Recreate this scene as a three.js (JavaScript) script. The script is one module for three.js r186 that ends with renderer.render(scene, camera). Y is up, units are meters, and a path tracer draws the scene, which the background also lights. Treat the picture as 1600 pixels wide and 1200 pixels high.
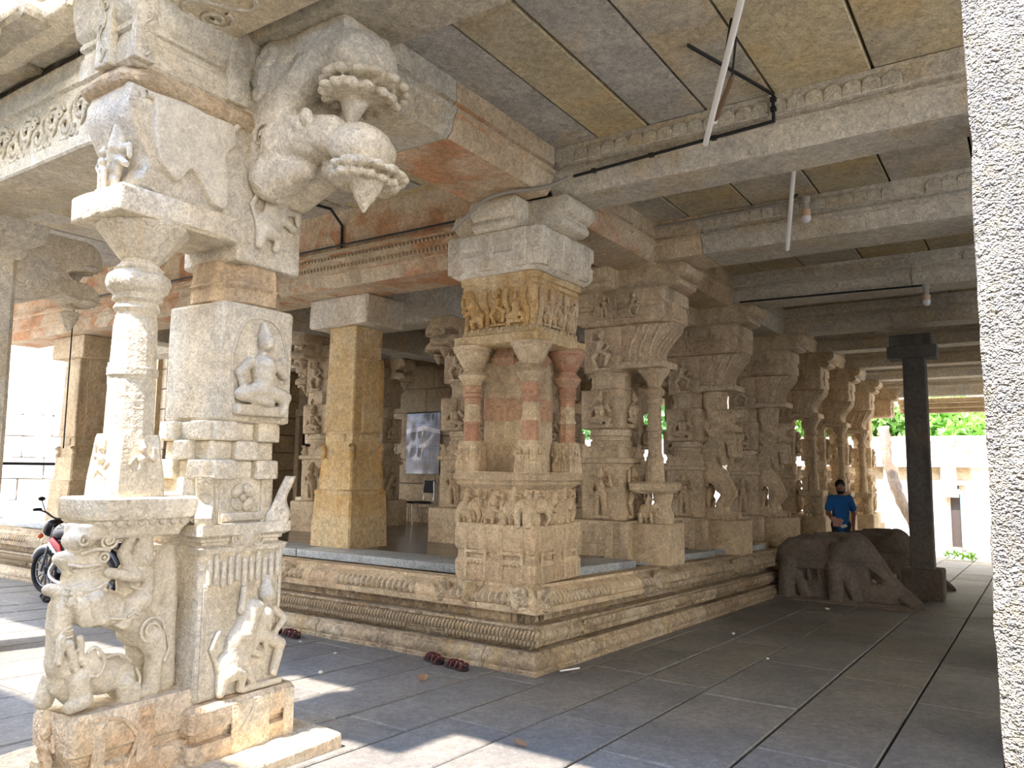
import * as THREE from 'three';
import { Sky } from 'three/addons/objects/Sky.js';
import { mergeGeometries, mergeVertices, toCreasedNormals } from 'three/addons/utils/BufferGeometryUtils.js';

// ---------------------------------------------------------------- camera, sky, sun, exposure
const scene = new THREE.Scene();
const rad = Math.PI / 180;
const camera = new THREE.PerspectiveCamera(2 * Math.atan(600 / 1212) / rad, 4 / 3, 0.05, 300);
{
  const psi = 33.72 * rad, p = 6.2 * rad, r = 0.7 * rad;
  const fw = new THREE.Vector3(-Math.sin(psi) * Math.cos(p), Math.sin(p), -Math.cos(psi) * Math.cos(p));
  const rt = new THREE.Vector3(Math.cos(psi), 0, -Math.sin(psi)), up = new THREE.Vector3().crossVectors(rt, fw);
  const rt2 = rt.clone().multiplyScalar(Math.cos(r)).addScaledVector(up, Math.sin(r));
  const up2 = up.clone().multiplyScalar(Math.cos(r)).addScaledVector(rt, -Math.sin(r));
  camera.position.set(3.624, 1.774, 5.841);
  camera.quaternion.setFromRotationMatrix(new THREE.Matrix4().makeBasis(rt2, up2, fw.clone().negate()));
}
const sunDir = new THREE.Vector3(-0.12, 2.14, 1).normalize();
const sky = new Sky();
sky.scale.setScalar(4000);
sky.material.uniforms.turbidity.value = 10;
sky.material.uniforms.rayleigh.value = 0.15;
sky.material.uniforms.mieCoefficient.value = 0.006;
sky.material.uniforms.mieDirectionalG.value = 0.75;
sky.material.uniforms.sunPosition.value.copy(sunDir);
scene.add(sky);
sky.material.uniforms.cloudCoverage.value = 0.75;
sky.material.uniforms.cloudDensity.value = 0.6;
scene.environmentIntensity = 0.56;
const sun = new THREE.DirectionalLight(0xfff0e0, 3.6);
sun.name = 'sun';
sun.position.copy(sunDir).multiplyScalar(40);
sun.shadow.radius = 2;
sun.castShadow = true;
sun.shadow.mapSize.set(4096, 4096);
Object.assign(sun.shadow.camera, { left: -25, right: 25, top: 25, bottom: -25, near: 1, far: 100 });
scene.add(sun, sun.target);
const renderer = new THREE.WebGLRenderer({ antialias: true });
renderer.toneMapping = THREE.LinearToneMapping;
renderer.toneMappingExposure = 4.9;
renderer.shadowMap.enabled = true;

// ---------------------------------------------------------------- helpers: random, noise
const rng = (s) => () => { s |= 0; s = (s + 0x6d2b79f5) | 0; let t = Math.imul(s ^ (s >>> 15), 1 | s); t = (t + Math.imul(t ^ (t >>> 7), 61 | t)) ^ t; return ((t ^ (t >>> 14)) >>> 0) / 4294967296; };
const R0 = rng(7);
const h3 = (x, y, z) => { let n = (Math.imul(x, 374761393) ^ Math.imul(y, 668265263) ^ Math.imul(z, 1274126177)) | 0; n = Math.imul(n ^ (n >>> 13), 1274126177); return ((n ^ (n >>> 16)) >>> 0) / 4294967296; };
const sm = (t) => t * t * (3 - 2 * t), mix = (a, b, t) => a + (b - a) * t, cl = (x, a = 0, b = 1) => Math.min(b, Math.max(a, x)), st = (a, b, x) => sm(cl((x - a) / (b - a)));
function n3(x, y, z) {
  const X = Math.floor(x), Y = Math.floor(y), Z = Math.floor(z), u = sm(x - X), v = sm(y - Y), w = sm(z - Z);
  const f = (dz) => mix(mix(h3(X, Y, Z + dz), h3(X + 1, Y, Z + dz), u), mix(h3(X, Y + 1, Z + dz), h3(X + 1, Y + 1, Z + dz), u), v);
  return mix(f(0), f(1), w) * 2 - 1;
}
const fb = (x, y, z) => n3(x, y, z) * 0.6 + n3(x * 2.1, y * 2.1, z * 2.1) * 0.3 + n3(x * 4.3, y * 4.3, z * 4.3) * 0.15;
const KF = Math.tan(2.2 * rad), FY = (z) => KF * z, PY = (z) => 0.8 + KF * z;

// ---------------------------------------------------------------- textures (tileable fields of noise; colour, grain and stains of stone)
const NT = 1024;
function field(fx, fy, oct, seed, gain = 0.5) {
  const out = new Float32Array(NT * NT); let tot = 0, amp = 1;
  for (let o = 0; o < oct; o++, amp *= gain, fx *= 2, fy *= 2) {
    if (fx > NT / 2 || fy > NT / 2) break;
    tot += amp;
    const lat = new Float32Array(fx * fy); for (let i = 0; i < lat.length; i++) lat[i] = h3(i % fx, (i / fx) | 0, seed + o * 17);
    for (let y = 0; y < NT; y++) {
      const gy = (y / NT) * fy, Y = Math.floor(gy), v = sm(gy - Y), r0 = Y * fx, r1 = ((Y + 1) % fy) * fx;
      for (let x = 0; x < NT; x++) {
        const gx = (x / NT) * fx, X = Math.floor(gx), u = sm(gx - X), X1 = (X + 1) % fx;
        out[y * NT + x] += amp * mix(mix(lat[r0 + X], lat[r0 + X1], u), mix(lat[r1 + X], lat[r1 + X1], u), v);
      }
    }
  }
  for (let i = 0; i < out.length; i++) out[i] = cl((out[i] / tot - 0.5) * 1.6 + 0.5);
  return out;
}
const FA = field(3, 3, 7, 11), FB = field(4, 4, 7, 53), FC = field(9, 9, 6, 97), FD = field(64, 64, 4, 131, 0.7), FS = field(14, 3, 6, 171), FE = field(256, 256, 2, 211, 0.8), FW = field(3, 20, 5, 251);
const FV = (() => { const a = field(7, 7, 6, 307), o = new Float32Array(NT * NT); for (let i = 0; i < o.length; i++) o[i] = 1 - Math.abs(a[i] - 0.5) * 2; return o; })(), FG = (() => { const a = field(40, 40, 5, 401, 0.75), o = new Float32Array(NT * NT); for (let i = 0; i < o.length; i++) o[i] = cl(a[i] * 0.75 + FC[i] * 0.45 - 0.1); return o; })();
const asTex = (data, srgb) => { const t = new THREE.DataTexture(data, NT, NT); t.wrapS = t.wrapT = THREE.RepeatWrapping; t.magFilter = THREE.LinearFilter; t.minFilter = THREE.LinearMipmapLinearFilter; t.generateMipmaps = true; if (srgb) t.colorSpace = THREE.SRGBColorSpace; t.needsUpdate = true; return t; };
function stoneTex(base, layers, grain = 0.22, fine = 0.18) {
  const d = new Uint8Array(NT * NT * 4);
  for (let i = 0; i < NT * NT; i++) {
    let r = base[0], g = base[1], b = base[2];
    for (const [c, f, lo, hi, am] of layers) { const a = st(lo, hi, f[i]) * am * 0.8; r = mix(r, c[0], a); g = mix(g, c[1], a); b = mix(b, c[2], a); }
    const k = 1 + grain * (FD[i] - 0.5) + fine * (FE[i] - 0.5) + 0.12 * (FC[i] - 0.5);
    d[i * 4] = cl(r * k, 0, 255); d[i * 4 + 1] = cl(g * k, 0, 255); d[i * 4 + 2] = cl(b * k, 0, 255); d[i * 4 + 3] = 255;
  }
  return asTex(d, true);
}
function bumpTex(fn) { const d = new Uint8Array(NT * NT * 4); for (let i = 0; i < NT * NT; i++) { const v = cl(fn(i)) * 255; d[i * 4] = d[i * 4 + 1] = d[i * 4 + 2] = v; d[i * 4 + 3] = 255; } return asTex(d, false); }
const BUMP = bumpTex((i) => 0.45 * FC[i] + 0.35 * FD[i] + 0.2 * FE[i]);
const BUMP2 = bumpTex((i) => 0.6 * Math.abs(FD[i] - 0.5) * 2 + 0.4 * FE[i]);
const mats = {};
function stone(name, base, layers, o = {}) {
  const m = new THREE.MeshStandardMaterial({ map: stoneTex(base, layers, o.grain, o.fine), roughness: o.rough ?? 0.92, bumpMap: o.bump ?? BUMP, bumpScale: o.bs ?? 0.012, metalness: 0 });
  m.name = name; mats[name] = m; return m;
}
const plain = (name, hex, rough = 0.7, metal = 0, extra = {}) => { const m = new THREE.MeshStandardMaterial({ color: hex, roughness: rough, metalness: metal, ...extra }); m.name = name; mats[name] = m; return m; };
const MCream = stone('cream_stone', [210, 200, 178], [[[196, 189, 172], FA, 0.4, 0.8, 0.55], [[200, 178, 138], FB, 0.58, 0.88, 0.45], [[226, 220, 204], FC, 0.5, 0.85, 0.3], [[182, 168, 142], FS, 0.58, 0.9, 0.35], [[110, 96, 78], FV, 0.965, 1, 0.28], [[140, 124, 100], FG, 0.66, 0.85, 0.2]], { bs: 0.011, grain: 0.16 });
const MCarve = stone('smooth_cream_carving_stone', [208, 198, 176], [[[196, 186, 166], FA, 0.4, 0.85, 0.4], [[222, 215, 198], FC, 0.5, 0.9, 0.25], [[176, 160, 132], FS, 0.66, 0.92, 0.3]], { bs: 0.008, grain: 0.12, fine: 0.14 });
const MOrangeBase = stone('cream_stone_red_soil', [206, 188, 156], [[[198, 154, 114], FA, 0.42, 0.78, 0.6], [[214, 205, 184], FB, 0.45, 0.75, 0.65], [[110, 96, 78], FV, 0.965, 1, 0.28], [[140, 124, 100], FG, 0.66, 0.85, 0.2]], { bs: 0.02 });
const MTan = stone('tan_stone', [196, 176, 142], [[[172, 152, 122], FA, 0.42, 0.8, 0.5], [[202, 168, 132], FB, 0.5, 0.85, 0.4], [[216, 202, 172], FC, 0.5, 0.85, 0.35], [[154, 134, 108], FS, 0.58, 0.9, 0.4], [[110, 96, 78], FV, 0.965, 1, 0.28], [[140, 124, 100], FG, 0.66, 0.85, 0.2]], { bs: 0.02 });
const MOchre = stone('ochre_stained_stone', [196, 168, 118], [[[178, 130, 66], FS, 0.45, 0.75, 0.6], [[208, 192, 158], FA, 0.42, 0.7, 0.8], [[110, 96, 78], FV, 0.965, 1, 0.28], [[140, 124, 100], FG, 0.66, 0.85, 0.2]], { bs: 0.02 });
const MRed = stone('red_ochre_stone', [178, 136, 108], [[[158, 106, 82], FA, 0.38, 0.72, 0.6], [[192, 166, 132], FB, 0.45, 0.72, 0.75], [[110, 96, 78], FV, 0.965, 1, 0.28], [[140, 124, 100], FG, 0.66, 0.85, 0.2]], { bs: 0.02 });
const MBeam = stone('grey_beige_beam_stone', [190, 183, 165], [[[176, 171, 160], FA, 0.42, 0.78, 0.6], [[188, 162, 118], FB, 0.62, 0.88, 0.45], [[204, 197, 180], FW, 0.52, 0.85, 0.4], [[110, 96, 78], FV, 0.965, 1, 0.28], [[140, 124, 100], FG, 0.66, 0.85, 0.2]], { bs: 0.016 });
const MBeamO = stone('orange_stained_beam_stone', [192, 172, 142], [[[178, 116, 74], FA, 0.5, 0.72, 0.85], [[172, 146, 112], FS, 0.5, 0.85, 0.5], [[208, 198, 176], FB, 0.5, 0.8, 0.6], [[110, 96, 78], FV, 0.965, 1, 0.28]], { bs: 0.016 });
const MCeil = stone('ceiling_slab_stone', [180, 172, 154], [[[166, 162, 150], FA, 0.4, 0.75, 0.6], [[184, 158, 112], FB, 0.6, 0.88, 0.5], [[190, 182, 164], FC, 0.55, 0.85, 0.3], [[110, 96, 78], FV, 0.965, 1, 0.28], [[140, 124, 100], FG, 0.66, 0.85, 0.2]], { bs: 0.012 });
const MCeilG = stone('grey_ceiling_slab_stone', [172, 168, 158], [[[154, 153, 148], FA, 0.4, 0.72, 0.8], [[184, 180, 168], FC, 0.55, 0.85, 0.5], [[176, 154, 116], FB, 0.66, 0.9, 0.45], [[110, 104, 96], FG, 0.6, 0.85, 0.35]], { bs: 0.012 });
const MCeilY = stone('yellow_ceiling_slab_stone', [180, 167, 134], [[[184, 156, 104], FB, 0.5, 0.8, 0.55], [[166, 160, 146], FA, 0.45, 0.8, 0.6], [[128, 114, 90], FG, 0.66, 0.9, 0.25]], { bs: 0.012 });
const MPlinth = stone('weathered_plinth_stone', [180, 162, 132], [[[138, 120, 96], FA, 0.42, 0.72, 0.7], [[200, 188, 162], FB, 0.5, 0.78, 0.65], [[104, 90, 74], FG, 0.5, 0.75, 0.6], [[186, 156, 100], FS, 0.7, 0.9, 0.45]], { bs: 0.03 });
const MPave = stone('grey_paving_stone', [118, 116, 112], [[[104, 103, 101], FA, 0.42, 0.72, 0.7], [[132, 128, 120], FB, 0.52, 0.8, 0.55], [[94, 91, 86], FC, 0.62, 0.92, 0.4]], { rough: 0.72, bs: 0.006, fine: 0.14 });
const MPave2 = stone('warm_paving_stone', [124, 120, 113], [[[108, 106, 102], FB, 0.42, 0.72, 0.7], [[138, 131, 119], FA, 0.52, 0.8, 0.55], [[98, 94, 87], FC, 0.62, 0.92, 0.4]], { rough: 0.75, bs: 0.006, fine: 0.14 });
const MGranite = stone('rough_granite', [186, 180, 168], [[[130, 130, 132], FD, 0.46, 0.68, 0.9], [[204, 182, 134], FG, 0.5, 0.72, 0.45], [[214, 210, 202], FC, 0.5, 0.75, 0.6], [[100, 98, 96], FE, 0.66, 0.92, 0.7]], { bump: BUMP2, bs: 0.035, grain: 0.4, fine: 0.35 });
const MDark = stone('dark_grey_stone', [104, 100, 92], [[[84, 80, 74], FS, 0.4, 0.7, 0.8], [[128, 120, 106], FA, 0.6, 0.8, 0.7], [[126, 96, 74], FB, 0.66, 0.85, 0.4]]);
const MEle = stone('elephant_stone', [112, 103, 92], [[[92, 84, 75], FA, 0.4, 0.75, 0.7], [[134, 122, 106], FB, 0.55, 0.85, 0.5], [[112, 88, 74], FS, 0.6, 0.9, 0.4]]);
const MPolish = stone('polished_granite_floor', [66, 64, 61], [[[52, 52, 51], FA, 0.4, 0.7, 0.8], [[82, 79, 74], FB, 0.6, 0.85, 0.5]], { rough: 0.2, bs: 0.001, fine: 0.3 });
const MEdge = stone('grey_granite_edging', [156, 162, 162], [[[134, 140, 142], FA, 0.4, 0.7, 0.8], [[176, 180, 178], FB, 0.55, 0.8, 0.6]], { rough: 0.55, bs: 0.003, fine: 0.3 });
const MPlaster = stone('whitewashed_plaster', [232, 226, 214], [[[214, 200, 178], FS, 0.55, 0.85, 0.5], [[240, 238, 232], FA, 0.5, 0.8, 0.7]], { bs: 0.006, grain: 0.08, fine: 0.06 });
const MYard = stone('pale_courtyard_paving', [146, 140, 130], [[[130, 126, 118], FA, 0.42, 0.75, 0.7], [[160, 152, 138], FB, 0.5, 0.8, 0.6]], { bs: 0.006 });
const MBlackCable = plain('black_cable', 0x151515, 0.6), MWhiteTube = plain('white_tube', 0xf2f1ec, 0.35), MGreyPipe = plain('grey_conduit', 0x9a948a, 0.5);

// ---------------------------------------------------------------- helpers: geometry
let uvSeed = 1;
function uvBox(g, s = 0.4) {                                   // metres to texture, by the side each triangle faces
  const n = g.index ? g.toNonIndexed() : g, p = n.attributes.position.array, uv = new Float32Array((p.length / 3) * 2);
  const ox = h3(uvSeed, 3, 9), oy = h3(uvSeed++, 5, 2);
  for (let i = 0; i < p.length; i += 9) {
    const ax = p[i + 3] - p[i], ay = p[i + 4] - p[i + 1], az = p[i + 5] - p[i + 2], bx = p[i + 6] - p[i], by = p[i + 7] - p[i + 1], bz = p[i + 8] - p[i + 2];
    const nx = Math.abs(ay * bz - az * by), ny = Math.abs(az * bx - ax * bz), nz = Math.abs(ax * by - ay * bx);
    for (let k = 0; k < 3; k++) {
      const x = p[i + k * 3], y = p[i + k * 3 + 1], z = p[i + k * 3 + 2], j = ((i / 3) + k) * 2;
      if (ny >= nx && ny >= nz) { uv[j] = x; uv[j + 1] = z; } else if (nx >= nz) { uv[j] = z; uv[j + 1] = y; } else { uv[j] = x; uv[j + 1] = y; }
      uv[j] = uv[j] * s + ox; uv[j + 1] = uv[j + 1] * s + oy;
    }
  }
  n.setAttribute('uv', new THREE.BufferAttribute(uv, 2));
  for (const k of Object.keys(n.attributes)) if (!['position', 'normal', 'uv', 'color'].includes(k)) n.deleteAttribute(k);
  return n;
}
const bare = (g) => { const n = g.index ? g.toNonIndexed() : g.clone(); for (const k of Object.keys(n.attributes)) if (!['position', 'normal'].includes(k)) n.deleteAttribute(k); if (!n.attributes.normal) n.computeVertexNormals(); n.groups = []; return n; };
const G = (...gs) => { const l = gs.flat(9).filter(Boolean).map(bare); return l.length === 1 ? l[0] : mergeGeometries(l); };
const T = (g, x = 0, y = 0, z = 0, ry = 0, rx = 0, rz = 0, s = 1) => { const m = new THREE.Matrix4().compose(new THREE.Vector3(x, y, z), new THREE.Quaternion().setFromEuler(new THREE.Euler(rx, ry, rz, 'YXZ')), Array.isArray(s) ? new THREE.Vector3(...s) : new THREE.Vector3(s, s, s)); const b = bare(g).applyMatrix4(m); if (m.determinant() < 0) for (const k of ['position', 'normal']) { const a = b.attributes[k].array; for (let i = 0; i < a.length; i += 9) for (let j = 0; j < 3; j++) { const q = a[i + 3 + j]; a[i + 3 + j] = a[i + 6 + j]; a[i + 6 + j] = q; } } return b; };
const smooth = (g, a = 0.7) => toCreasedNormals(mergeVertices((() => { const n = g.clone(); for (const k of Object.keys(n.attributes)) if (k !== 'position') n.deleteAttribute(k); return n; })(), 1e-4), a);
function box(w, h, d, o = {}) {                                // a dressed stone block, base at y = 0: rounded worn edges, uneven faces
  const { r = 0.012, seg = 0.14, amp = 0.003, f = 7, sd = uvSeed * 3.7, chip = 0.5, max = 9 } = o;
  const rr = Math.min(r, w * 0.45, h * 0.45, d * 0.45);
  const ax = (L) => { const a = L / 2, n = Math.max(1, Math.min(max, Math.round((L - 2 * rr) / seg))), out = [-a, -a + rr * 0.35]; for (let i = 0; i <= n; i++) out.push(-a + rr + ((L - 2 * rr) * i) / n); out.push(a - rr * 0.35, a); return out; };
  const A = [ax(w), ax(h), ax(d)], H = [w / 2 - rr, h / 2 - rr, d / 2 - rr], pos = [], idx = [];
  for (let k = 0; k < 3; k++) for (const s of [-1, 1]) {
    const U = A[(k + 1) % 3], V = A[(k + 2) % 3], b = pos.length / 3, m = [w, h, d][k] / 2;
    for (const u of U) for (const v of V) {
      const p = [0, 0, 0]; p[k] = s * m; p[(k + 1) % 3] = u; p[(k + 2) % 3] = v;
      const c = p.map((x, i) => cl(x, -H[i], H[i])), dl = p.map((x, i) => x - c[i]), L = Math.hypot(...dl) || 1, many = dl.filter((x) => Math.abs(x) > rr * 0.2).length > 1;
      const q = amp ? fb(p[0] * f + sd, p[1] * f - sd, p[2] * f + sd * 2) * amp : 0, cut = many && chip ? -rr * chip * Math.max(0, fb(p[0] * f * 1.7 + sd, p[1] * f * 1.7, p[2] * f * 1.7 - sd)) * 1.6 : 0;
      pos.push(...c.map((x, i) => x + (dl[i] / L) * (rr + q + cut)));
    }
    const nu = U.length, nv = V.length;
    for (let i = 0; i < nu - 1; i++) for (let j = 0; j < nv - 1; j++) { const a = b + i * nv + j, c = a + nv; if (s > 0) idx.push(a, c, c + 1, a, c + 1, a + 1); else idx.push(a, c + 1, c, a, a + 1, c + 1); }
  }
  let g = new THREE.BufferGeometry(); g.setAttribute('position', new THREE.Float32BufferAttribute(pos, 3)); g.setIndex(idx);
  g = toCreasedNormals(mergeVertices(g, 1e-5), 0.35); g.translate(0, h / 2, 0); return g;
}
const flatBox = (w, h, d, r = 0.004) => box(w, h, d, { r, amp: 0, chip: 0, max: 1 });
function prism(prof, sides, o = {}) {                          // a many-sided turned shape: profile [radius, y]
  const { phase = 0, sx = 1, sz = 1, angle = 0.5, flutes = 0 } = o, pos = [], idx = [], n = sides;
  for (const [r, y] of prof) for (let i = 0; i < n; i++) { const a = (i / n) * 2 * Math.PI + phase, q = flutes ? 1 + flutes * (i % 2 ? -1 : 1) : 1; pos.push(Math.cos(a) * r * q * sx, y, Math.sin(a) * r * q * sz); }
  for (let k = 0; k < prof.length - 1; k++) for (let i = 0; i < n; i++) { const a = k * n + i, b = k * n + ((i + 1) % n); idx.push(a, a + n, b + n, a, b + n, b); }
  const cap = (k, up) => { const c = pos.length / 3; pos.push(0, prof[k][1], 0); for (let i = 0; i < n; i++) { const a = k * n + i, b = k * n + ((i + 1) % n); up ? idx.push(c, b, a) : idx.push(c, a, b); } };
  cap(0, false); cap(prof.length - 1, true);
  const g = new THREE.BufferGeometry(); g.setAttribute('position', new THREE.Float32BufferAttribute(pos, 3)); g.setIndex(idx);
  return toCreasedNormals(g, angle);
}
function sq(prof, o = {}) {                                    // mouldings round a square or oblong plan: profile [half, y] or [halfX, halfZ, y]
  const { c = 0.012, amp = 0.003, n = 4, sd = uvSeed * 1.3 } = o, pos = [], idx = [], ring = [];
  for (const p of prof) {
    const hx = p[0], hz = p.length > 2 ? p[1] : p[0], y = p[p.length - 1], pts = [];
    const cor = [[hx, -hz + c, hx, hz - c], [hx - c, hz, -hx + c, hz], [-hx, hz - c, -hx, -hz + c], [-hx + c, -hz, hx - c, -hz]];
    for (const [x0, z0, x1, z1] of cor) for (let i = 0; i <= n; i++) { const t = i / n, x = mix(x0, x1, t), z = mix(z0, z1, t), q = amp ? 1 + (fb(x * 6 + sd, y * 6, z * 6 - sd) * amp) / Math.max(0.05, Math.hypot(x, z)) : 1; pts.push(x * q, y + (amp ? fb(x * 5, sd, z * 5 + y * 9) * amp * 0.8 : 0), z * q); }
    ring.push(pts.length / 3); pos.push(...pts);
  }
  const m = ring[0];
  for (let k = 0; k < prof.length - 1; k++) for (let i = 0; i < m; i++) { const a = k * m + i, b = k * m + ((i + 1) % m); idx.push(a, a + m, b + m, a, b + m, b); }
  const cap = (k, up) => { const s = pos.length / 3; pos.push(0, prof[k][prof[k].length - 1], 0); for (let i = 0; i < m; i++) { const a = k * m + i, b = k * m + ((i + 1) % m); up ? idx.push(s, b, a) : idx.push(s, a, b); } };
  cap(0, false); cap(prof.length - 1, true);
  const g = new THREE.BufferGeometry(); g.setAttribute('position', new THREE.Float32BufferAttribute(pos, 3)); g.setIndex(idx);
  return toCreasedNormals(g, 0.55);
}
function extrude(pts, depth, bevel = 0.012, o = {}) {          // an outline [x, y] given thickness along z (centred)
  const s = new THREE.Shape(pts.map(([x, y]) => new THREE.Vector2(x, y)));
  const g = new THREE.ExtrudeGeometry(s, { depth: depth - 2 * bevel, bevelEnabled: bevel > 0, bevelSize: bevel, bevelThickness: bevel, bevelOffset: -bevel, bevelSegments: 2, steps: o.steps ?? 1, curveSegments: 4 });
  g.translate(0, 0, -depth / 2 + bevel); return smooth(g, 0.6);
}
function spline(pts, n = 40) { const c = new THREE.CatmullRomCurve3(pts.map(([x, y]) => new THREE.Vector3(x, y, 0)), false, 'centripetal'); return c.getPoints(n).map((p) => [p.x, p.y]); }
const tube = (pts, r, seg = 24, rs = 6, closed = false) => new THREE.TubeGeometry(new THREE.CatmullRomCurve3(pts.map((p) => new THREE.Vector3(...p)), closed, 'centripetal'), seg, r, rs, closed);
const poly = (pts, r, rs = 6) => G(pts.slice(1).map((p, i) => { const a = new THREE.Vector3(...pts[i]), b = new THREE.Vector3(...p); return new THREE.TubeGeometry(new THREE.LineCurve3(a, b), 1, r, rs); }), pts.map((p) => T(new THREE.SphereGeometry(r, 6, 5), ...p)));
function sweep(prof, stations, o = {}) {                       // closed profile [out, y] carried along stations [x, z, mx, mz]
  const { amp = 0.006, f = 5, sd = uvSeed * 2.1 } = o, n = prof.length, pos = [], idx = [];
  for (const [x, z, mx, mz] of stations) for (const [q, y] of prof) { const e = amp ? fb(x * f + sd, y * f * 1.5, z * f) * amp : 0; const X = x + (q + e) * mx, Z = z + (q + e) * mz; pos.push(X, y + e * 0.6 + FY(Z), Z); }
  for (let s = 0; s < stations.length - 1; s++) for (let i = 0; i < n; i++) { const a = s * n + i, b = s * n + ((i + 1) % n); idx.push(a, b, b + n, a, b + n, a + n); }
  const tri = THREE.ShapeUtils.triangulateShape(prof.map((p) => new THREE.Vector2(p[0], p[1])), []), e = (stations.length - 1) * n;
  for (const [a, b, c] of tri) { idx.push(a, b, c); idx.push(e + a, e + c, e + b); }
  const g = new THREE.BufferGeometry(); g.setAttribute('position', new THREE.Float32BufferAttribute(pos, 3)); g.setIndex(idx);
  return toCreasedNormals(g, 0.7);
}
// implicit shapes: ['c', ax,ay,az,ra, bx,by,bz,rb, k], ['e', x,y,z, rx,ry,rz, k], ['b', x,y,z, hx,hy,hz, r, k]; a leading '-' cuts away
function nets(prims, lo, hi, cell, o = {}) {
  const nx = Math.ceil((hi[0] - lo[0]) / cell) + 1, ny = Math.ceil((hi[1] - lo[1]) / cell) + 1, nz = Math.ceil((hi[2] - lo[2]) / cell) + 1, V = new Float32Array(nx * ny * nz).fill(1);
  const na = o.amp ?? 0, nf = o.f ?? 8;
  const dist = (p, x, y, z) => {
    const t = p[0][p[0].length - 1];
    if (t === 'c') { const ax = x - p[1], ay = y - p[2], az = z - p[3], bx = p[5] - p[1], by = p[6] - p[2], bz = p[7] - p[3], h = cl((ax * bx + ay * by + az * bz) / (bx * bx + by * by + bz * bz + 1e-9)); return Math.hypot(ax - bx * h, ay - by * h, az - bz * h) - mix(p[4], p[8], h); }
    if (t === 'e') { const a = (x - p[1]) / p[4], b = (y - p[2]) / p[5], c = (z - p[3]) / p[6], k = Math.hypot(a, b, c); return (k - 1) * Math.min(p[4], p[5], p[6]) * (k > 1 ? 1 : 1); }
    const a = Math.abs(x - p[1]) - p[4] + p[7], b = Math.abs(y - p[2]) - p[5] + p[7], c = Math.abs(z - p[3]) - p[6] + p[7];
    return Math.hypot(Math.max(a, 0), Math.max(b, 0), Math.max(c, 0)) + Math.min(Math.max(a, b, c), 0) - p[7];
  };
  const K = prims.map((p) => p[{ c: 9, e: 7, b: 8 }[p[0][p[0].length - 1]]] ?? 0.02), cut = prims.map((p) => p[0][0] === '-');
  for (let k = 0, i = 0; k < nz; k++) for (let j = 0; j < ny; j++) for (let l = 0; l < nx; l++, i++) {
    const x = lo[0] + l * cell, y = lo[1] + j * cell, z = lo[2] + k * cell; let d = 1;
    for (let q = 0; q < prims.length; q++) {
      let e = dist(prims[q], x, y, z); const kk = K[q];
      if (cut[q]) { e = -e; const h = Math.max(kk - Math.abs(d - e), 0) / kk; d = Math.max(d, e) + h * h * kk * 0.25; } else { const h = Math.max(kk - Math.abs(d - e), 0) / kk; d = Math.min(d, e) - h * h * kk * 0.25; }
    }
    V[i] = d + (na && Math.abs(d) < na * 6 ? fb(x * nf, y * nf, z * nf) * na : 0);
  }
  const pos = [], ids = new Int32Array(nx * ny * nz).fill(-1), idx = [], at = (l, j, k) => l + nx * (j + ny * k);
  for (let k = 0; k < nz - 1; k++) for (let j = 0; j < ny - 1; j++) for (let l = 0; l < nx - 1; l++) {
    let m = 0, sx = 0, sy = 0, sz = 0; const v = [];
    for (let c = 0; c < 8; c++) v.push(V[at(l + (c & 1), j + ((c >> 1) & 1), k + (c >> 2))]);
    for (const [a, b] of EDGES) if (v[a] < 0 !== v[b] < 0) { const t = v[a] / (v[a] - v[b]); m++; sx += mix(a & 1, b & 1, t); sy += mix((a >> 1) & 1, (b >> 1) & 1, t); sz += mix(a >> 2, b >> 2, t); }
    if (m) { ids[at(l, j, k)] = pos.length / 3; pos.push(lo[0] + (l + sx / m) * cell, lo[1] + (j + sy / m) * cell, lo[2] + (k + sz / m) * cell); }
  }
  const quad = (a, b, c, d, flip) => { if (a < 0 || b < 0 || c < 0 || d < 0) return; flip ? idx.push(a, c, b, a, d, c) : idx.push(a, b, c, a, c, d); };
  for (let k = 1; k < nz - 1; k++) for (let j = 1; j < ny - 1; j++) for (let l = 1; l < nx - 1; l++) {
    const s = V[at(l, j, k)] < 0;
    if (s !== V[at(l + 1, j, k)] < 0) quad(ids[at(l, j - 1, k - 1)], ids[at(l, j, k - 1)], ids[at(l, j, k)], ids[at(l, j - 1, k)], !s);
    if (s !== V[at(l, j + 1, k)] < 0) quad(ids[at(l - 1, j, k - 1)], ids[at(l - 1, j, k)], ids[at(l, j, k)], ids[at(l, j, k - 1)], !s);
    if (s !== V[at(l, j, k + 1)] < 0) quad(ids[at(l - 1, j - 1, k)], ids[at(l, j - 1, k)], ids[at(l, j, k)], ids[at(l - 1, j, k)], !s);
  }
  const g = new THREE.BufferGeometry(); g.setAttribute('position', new THREE.Float32BufferAttribute(pos, 3)); g.setIndex(idx); g.computeVertexNormals(); return g;
}
const EDGES = [[0, 1], [2, 3], [4, 5], [6, 7], [0, 2], [1, 3], [4, 6], [5, 7], [0, 4], [1, 5], [2, 6], [3, 7]];

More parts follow.
